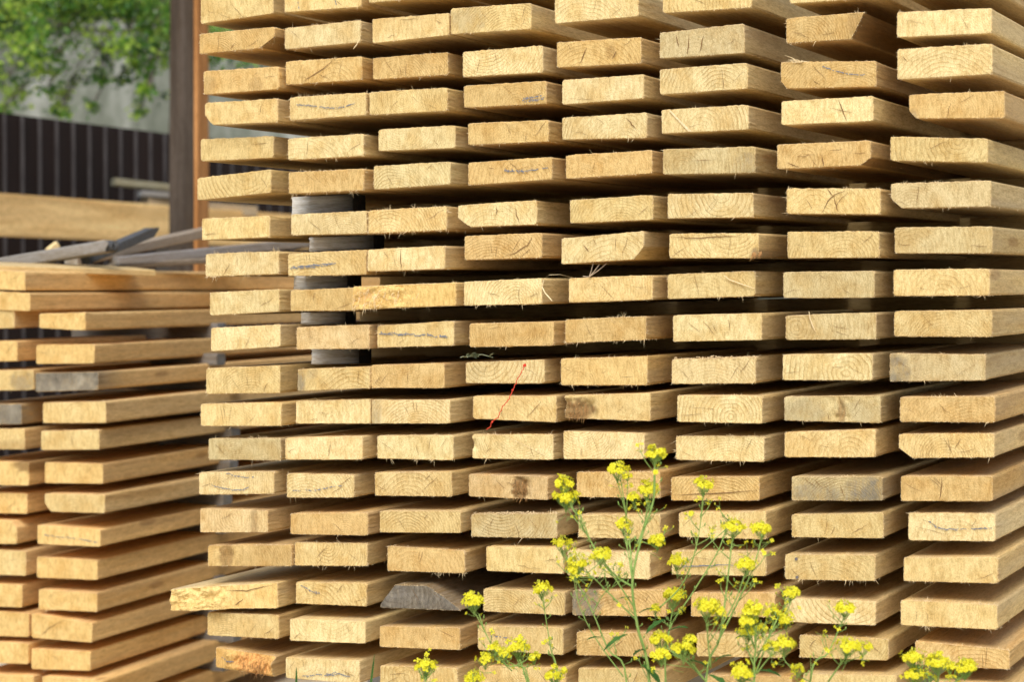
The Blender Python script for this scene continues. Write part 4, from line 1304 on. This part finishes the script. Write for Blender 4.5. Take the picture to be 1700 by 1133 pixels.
def weed(label, base, d, stems, seed, leaves=()):
    """stems: list of pixel polylines (first point = where it leaves the main stem) ending in a flower head (spread px, count)"""
    r = random.Random(seed)
    root = bpy.data.objects.new('flowering_weed', None)
    col.objects.link(root)
    g0 = at(*base, d)
    root.location = (g0.x, g0.y, 0)
    org = root.location.copy()
    tag(root, label, 'wildflower', 'yellow flowering weeds before the near stack')
    bpy.context.view_layer.update()
    for si, (pts, heads, w0) in enumerate(stems):
        dd = d + r.uniform(-0.05, 0.05)
        P = [at(x, y, d + (dd - d) * min(1, i / 2)) - org for i, (x, y) in enumerate(pts)]
        if si == 0:
            P = [Vector((0, 0, 0)), (P[0] * 0.55)] + P
        # smooth the polyline
        Q = []
        for i in range(len(P) - 1):
            for k in range(5):
                t = k / 5
                p_1, p0_, p1_, p2_ = P[max(0, i - 1)], P[i], P[i + 1], P[min(len(P) - 1, i + 2)]
                Q.append(0.5 * ((2 * p0_) + (p1_ - p_1) * t + (2 * p_1 - 5 * p0_ + 4 * p1_ - p2_) * t * t + (3 * p0_ - p_1 - 3 * p1_ + p2_) * t ** 3))
        Q.append(P[-1])
        mb = MB()
        nq = len(Q)
        mb.tube(Q, [w0 * 0.8 * (1 - 0.6 * i / nq) for i in range(nq)], 6)
        # seed pods and spent pedicels along the upper stem
        start = 10 if si == 0 else 3
        for i in range(start, nq - 1):
            for _ in range(1 if r.random() < 0.75 else 0):
                th = r.uniform(0, 2 * math.pi)
                o_ = Vector((math.cos(th), math.sin(th) * 0.7, r.uniform(0.3, 0.9))).normalized()
                l = r.uniform(0.006, 0.017)
                a = Q[i].lerp(Q[i + 1], r.random())
                mb.tube([a, a + o_ * l], 0.0005, 3)
                mb.tube([a + o_ * l, a + o_ * l + Vector((o_.x * 0.3, o_.y * 0.3, 1)) * r.uniform(0.003, 0.007)], [0.0015, 0.0006], 4)
        # thin side shoots carrying a few buds and small flowers
        for k in range(r.randint(2, 4) if nq > 12 else 1):
            i = r.randint(start, nq - 2)
            th = r.uniform(0, 2 * math.pi)
            o_ = Vector((math.cos(th), math.sin(th) * 0.6, r.uniform(0.7, 1.6))).normalized()
            l = r.uniform(0.018, 0.05)
            e = Q[i] + o_ * l
            mb.tube([Q[i], Q[i] + o_ * l * 0.5 + Vector((o_.x, o_.y, 0)) * 0.004, e], [0.0009, 0.0007, 0.0005], 4)
            for _ in range(r.randint(2, 5)):
                q = e + Vector((r.gauss(0, 0.006), r.gauss(0, 0.005), r.gauss(0.002, 0.005)))
                mb.tube([e - o_ * 0.006, q], 0.0004, 3, 0, False)
                if r.random() < 0.55:
                    floret(mb, q, Vector((r.gauss(0, 0.5), r.gauss(-0.4, 0.4), 0.6)), r.uniform(0.0035, 0.005), r)
                else:
                    mb.tube([q, q + Vector((0, 0, 0.004))], [0.0015, 0.0008], 4, 2)
        mb.build('stem', [M_STEM, M_PETAL, M_BUD], root, True)
        for (hx, hy, sp, cnt) in heads:
            c = at(hx, hy, dd) - org
            sp = sp * 1.18
            if (hx, hy) != tuple(pts[-1]):
                sm = MB()
                j = max(0, nq - 6)
                sm.tube([Q[j], (Q[j] + c) / 2 - Vector((0, 0, 0.006)), c - Vector((0, 0, sp / F * d * 0.7))], [w0 * 0.4, w0 * 0.35, w0 * 0.3], 5)
                sm.build('stem', M_STEM, root, True)
            flower_head(c, sp / F * d, cnt, root, r, Q[-2])
    for (x, y, dx, dz, L, W) in leaves:
        mb = MB()
        leafblade(mb, at(x, y, d) - org, Vector((dx, -0.35, dz)), L, W, r)
        mb.build('leaf', M_WLEAF, root)
    # basal leaves near the ground
    for k in range(4):
        th = r.uniform(0, 6.28)
        mb = MB()
        leafblade(mb, Vector((0, 0, 0.05 + 0.07 * k)), Vector((math.cos(th), math.sin(th), 0.5)), r.uniform(0.08, 0.14), r.uniform(0.012, 0.02), r)
        mb.build('leaf', M_WLEAF, root)
    return root


weed('tallest many-branched yellow weed with a pointed leaf, right of centre', (1085, 1160), 3.45, [
    ([(1078, 1133), (1058, 1040), (1050, 965), (1066, 890), (1085, 830), (1087, 766)], [(1087, 757, 15, 26)], 0.0040),
    ([(1050, 965), (1047, 920), (1040, 860), (1030, 795)], [(1025, 784, 15, 24), (1042, 794, 8, 8)], 0.0022),
    ([(1058, 905), (1070, 870), (1078, 835)], [(1076, 818, 16, 28), (1052, 828, 9, 10)], 0.0018),
    ([(1050, 975), (1015, 950), (975, 890), (948, 838)], [(937, 806, 14, 24), (940, 830, 18, 34)], 0.0024),
    ([(1049, 960), (1043, 920), (1037, 885)], [(1035, 874, 13, 18)], 0.0016),
    ([(1053, 1010), (1020, 960), (990, 920), (962, 850)], [(997, 926, 14, 20)], 0.0018),
    ([(1056, 1030), (1010, 985), (985, 960), (963, 945)], [(960, 938, 16, 24), (950, 948, 9, 8)], 0.0018),
    ([(1066, 900), (1080, 905), (1090, 908)], [(1092, 902, 12, 14)], 0.0012),
], 21, leaves=[(1042, 1055, -0.9, -0.25, 0.045, 0.009), (1056, 995, -0.8, 0.3, 0.035, 0.004), (1052, 1090, 0.5, 0.6, 0.03, 0.010), (1060, 1020, 0.7, 0.55, 0.035, 0.006), (1066, 1105, 0.6, -0.4, 0.04, 0.012)])
weed('slender yellow weed leaning left with small heads, left of the tallest', (1010, 1160), 3.5, [
    ([(1040, 1133), (1010, 1080), (985, 1020), (955, 960), (936, 915)], [(935, 907, 15, 22)], 0.0024),
    ([(985, 1020), (1000, 990), (1025, 970), (1036, 960)], [], 0.0012),
    ([(1035, 1125), (985, 1055), (960, 1000), (952, 955)], [(955, 950, 7, 5)], 0.0014),
], 22, leaves=[(1000, 1060, -0.8, 0.2, 0.03, 0.005)])
weed('yellow weed with one high single head, right of the tallest', (1140, 1160), 3.52, [
    ([(1105, 1133), (1110, 1050), (1150, 985), (1190, 920), (1205, 880), (1210, 860)], [(1125, 936, 14, 20)], 0.0024),
    ([(1095, 1010), (1130, 975), (1150, 930), (1163, 870), (1168, 820)], [(1167, 808, 14, 22)], 0.0018),
    ([(1108, 1080), (1112, 1040), (1118, 1010)], [(1117, 994, 17, 30), (1088, 1015, 9, 10)], 0.0018),
], 23, leaves=[(1108, 1050, 0.6, 0.4, 0.045, 0.008), (1112, 1085, 0.8, 0.3, 0.035, 0.008), (1105, 1030, -0.7, -0.2, 0.04, 0.009)])
weed('yellow weed with twin high heads over plain boards', (1170, 1160), 3.42, [
    ([(1172, 1133), (1195, 1060), (1206, 980), (1213, 920), (1217, 890)], [(1217, 879, 16, 26)], 0.0030),
    ([(1190, 1070), (1225, 1000), (1252, 940), (1264, 893)], [(1265, 882, 14, 24)], 0.0022),
    ([(1198, 1040), (1220, 1000), (1236, 955)], [(1238, 942, 15, 24)], 0.0018),
    ([(1180, 1110), (1175, 1060), (1176, 1030)], [(1172, 1012, 18, 34), (1192, 1020, 11, 14)], 0.0020),
    ([(1172, 1133), (1140, 1100), (1105, 1075)], [(1097, 1066, 17, 32)], 0.0018),
    ([(1172, 1133), (1155, 1110), (1140, 1090)], [(1135, 1082, 17, 28), (1145, 1066, 9, 10), (1098, 1092, 13, 20)], 0.0018),
], 24, leaves=[(1175, 1110, -0.6, 0.5, 0.05, 0.008), (1185, 1100, 0.7, 0.6, 0.04, 0.007), (1176, 1122, 0.6, -0.2, 0.05, 0.010)])
weed('bushy yellow weed crowded with heads below the nailed board', (1255, 1160), 3.36, [
    ([(1252, 1133), (1254, 1080), (1256, 1035)], [(1252, 1018, 18, 36), (1240, 1035, 13, 20)], 0.0030),
    ([(1253, 1100), (1275, 1060), (1292, 1036)], [(1284, 1020, 14, 24), (1305, 1032, 14, 22)], 0.0020),
    ([(1254, 1120), (1285, 1040), (1305, 1005), (1310, 998)], [(1311, 989, 12, 18)], 0.0018),
    ([(1253, 1110), (1240, 1075), (1238, 1060)], [(1243, 1051, 14, 24), (1265, 1048, 9, 10)], 0.0018),
    ([(1256, 1120), (1280, 1090), (1300, 1082)], [(1302, 1073, 16, 26), (1280, 1078, 11, 14)], 0.0018),
    ([(1252, 1133), (1240, 1130), (1232, 1128)], [(1232, 1122, 18, 34)], 0.0018),
], 25, leaves=[(1255, 1085, 0.7, 0.4, 0.04, 0.007), (1258, 1115, 0.8, 0.1, 0.04, 0.008), (1250, 1060, -0.8, 0.3, 0.035, 0.005)])
weed('yellow weed with two stacked heads, second clump from the right', (1345, 1160), 3.4, [
    ([(1345, 1133), (1375, 1085), (1395, 1040), (1402, 1025)], [(1402, 1014, 15, 24)], 0.0024),
    ([(1375, 1133), (1398, 1100), (1408, 1088)], [(1405, 1078, 16, 28), (1432, 1080, 12, 16)], 0.0020),
    ([(1345, 1133), (1330, 1126), (1325, 1122)], [(1324, 1116, 10, 12)], 0.0016),
], 26, leaves=[])
weed('low yellow weed with broad flat heads, nearest the right edge', (1560, 1165), 3.38, [
    ([(1545, 1150), (1530, 1120), (1522, 1108)], [(1518, 1098, 18, 36), (1520, 1124, 16, 24)], 0.0026),
    ([(1555, 1150), (1558, 1125), (1560, 1115)], [(1558, 1104, 17, 32)], 0.0022),
    ([(1565, 1150), (1590, 1130), (1600, 1122)], [(1602, 1112, 16, 30), (1578, 1112, 10, 12)], 0.0022),
], 27, leaves=[])
weed('yellow weed with a curved stem, its top before the dark grey board', (870, 1165), 3.55, [
    ([(878, 1133), (840, 1105), (810, 1060), (795, 1020)], [(787, 1002, 16, 30)], 0.0024),
    ([(875, 1133), (868, 1110), (864, 1095)], [(860, 1078, 17, 34), (888, 1094, 9, 10), (838, 1088, 10, 12)], 0.0024),
    ([(850, 1115), (830, 1098), (815, 1090)], [(822, 1078, 10, 12), (806, 1098, 12, 16)], 0.0016),
], 28, leaves=[])
weed('thin yellow weed with one small head on a bare straight stem', (925, 1165), 3.58, [
    ([(925, 1133), (915, 1080), (905, 1020), (902, 990)], [(900, 981, 14, 24)], 0.0018),
    ([(926, 1150), (922, 1138), (921, 1132)], [(922, 1124, 14, 22)], 0.0018),
], 29, leaves=[])
weed('short yellow weed, leftmost of the flowers', (705, 1170), 3.55, [
    ([(706, 1150), (706, 1130), (706, 1122)], [(706, 1111, 15, 26)], 0.0022),
    ([(790, 1160), (788, 1145), (786, 1138)], [(786, 1130, 14, 22)], 0.0020),
], 30, leaves=[])

# two grass blades
for (x, y, dx, lab) in ((492, 1108, 0, 'single green grass blade, the left one before the crayon-zigzag board'), (622, 1086, 6, 'single green grass blade, the right one beside the crayon-zigzag board')):
    mb = MB()
    p = at(x, y, 3.6)
    q = at(x - dx, 1133, 3.6)
    base = Vector((q.x - 0.01, q.y, 0))
    mb.ribbon([base, base.lerp(q, 0.6) + Vector((0.004, 0, 0)), q, q.lerp(p, 0.6), p], [0.004, 0.0048, 0.0042, 0.003, 0.0003], Vector((0.9, 0.4, 0)).normalized())
    o = mb.build('grass_blade', M_WLEAF)
    tag(o, lab, 'grass', 'grass blades')

# red thread over the boards
mb = MB()
pts = [(871, 607, 0.0), (866, 618, -0.004), (858, 634, -0.005), (851, 648, -0.004), (844, 662, -0.01), (836, 676, -0.012), (826, 692, -0.012), (817, 701, -0.01), (814, 708, -0.008), (808, 714, -0.006)]
Pp = []
for i, (x, y, o_) in enumerate(pts):
    p = on_plane(x, y, P0 + NRM * (-0.018 + o_), NRM)
    Pp.append(p)
Q = []
for i in range(len(Pp) - 1):
    for k in range(5):
        Q.append(Pp[i].lerp(Pp[i + 1], k / 5) + Vector((R.gauss(0, 0.0009), R.gauss(0, 0.0006), R.gauss(0, 0.0006))) + U * 0.003 * noise.noise(Vector((i * 0.9 + k * 0.18, 3, 1))))
Q.append(Pp[-1])
mb.tube(Q, 0.0009, 5)
for c in (Pp[0], Pp[7], Pp[3]):
    rr_ = 0.0034 if c is Pp[0] else 0.0022
    ring = [c + Vector((math.cos(a) * rr_ * 0.6, -0.001, math.sin(a) * rr_ * 0.6)) for a in [k * 0.9 for k in range(12)]]
    mb.tube(ring, rr_ * 0.5, 5)
o = mb.build('red_thread', M_RED, smooth=True)
tag(o, 'thin red thread with a knot hanging slantwise over the fourth column boards', 'thread')

# withered leaf sprig lying in a gap
mb = MB()
M_WILT = plain("wilted_leaf", (0.17, 0.20, 0.12), (0.33, 0.36, 0.24), 80, 0.7)
c0 = on_plane(800, 594, P0 + NRM * (-0.012), NRM)
rr = random.Random(4)
for k in range(15):
    s_ = rr.uniform(-0.034, 0.018)
    leafblade(mb, c0 + Vector((s_, 0, 0.001)), Vector((rr.uniform(-0.8, 0.8), -0.5, rr.uniform(-0.1, 0.8))), rr.uniform(0.011, 0.019), rr.uniform(0.0025, 0.005), rr, 0.2)
mb.tube([c0 + Vector((-0.035, 0, 0.001)), c0 + Vector((0, 0, 0.006)), c0 + Vector((0.022, 0.0, 0.0))], 0.0008, 4)
o = mb.build('leaf_sprig', M_WILT)
tag(o, 'wilted grey green leaf sprig lying in the gap above the red thread', 'leaf')
# dry twigs in the gap below the cut-corner board
mb = MB()
c0 = on_plane(978, 460, P0 - NRM * 0.008, NRM)
for e in ((0.008, 0.026), (0.02, 0.024), (0.034, 0.026)):
    mb.tube([c0, c0 + Vector((e[0] * 0.5, 0.002, e[1] * 0.45)), c0 + Vector((e[0], 0.004, e[1]))], [0.0009, 0.0007, 0.0003], 4)
mb.tube([c0 - Vector((0.012, 0, -0.001)), c0], 0.0008, 4)
o = mb.build('dry_twig', plain("dry_straw", (0.38, 0.29, 0.19), (0.6, 0.48, 0.33), 90, 0.8))
tag(o, 'small forked dry twig in the gap under the cut-corner board, fifth column', 'twig')
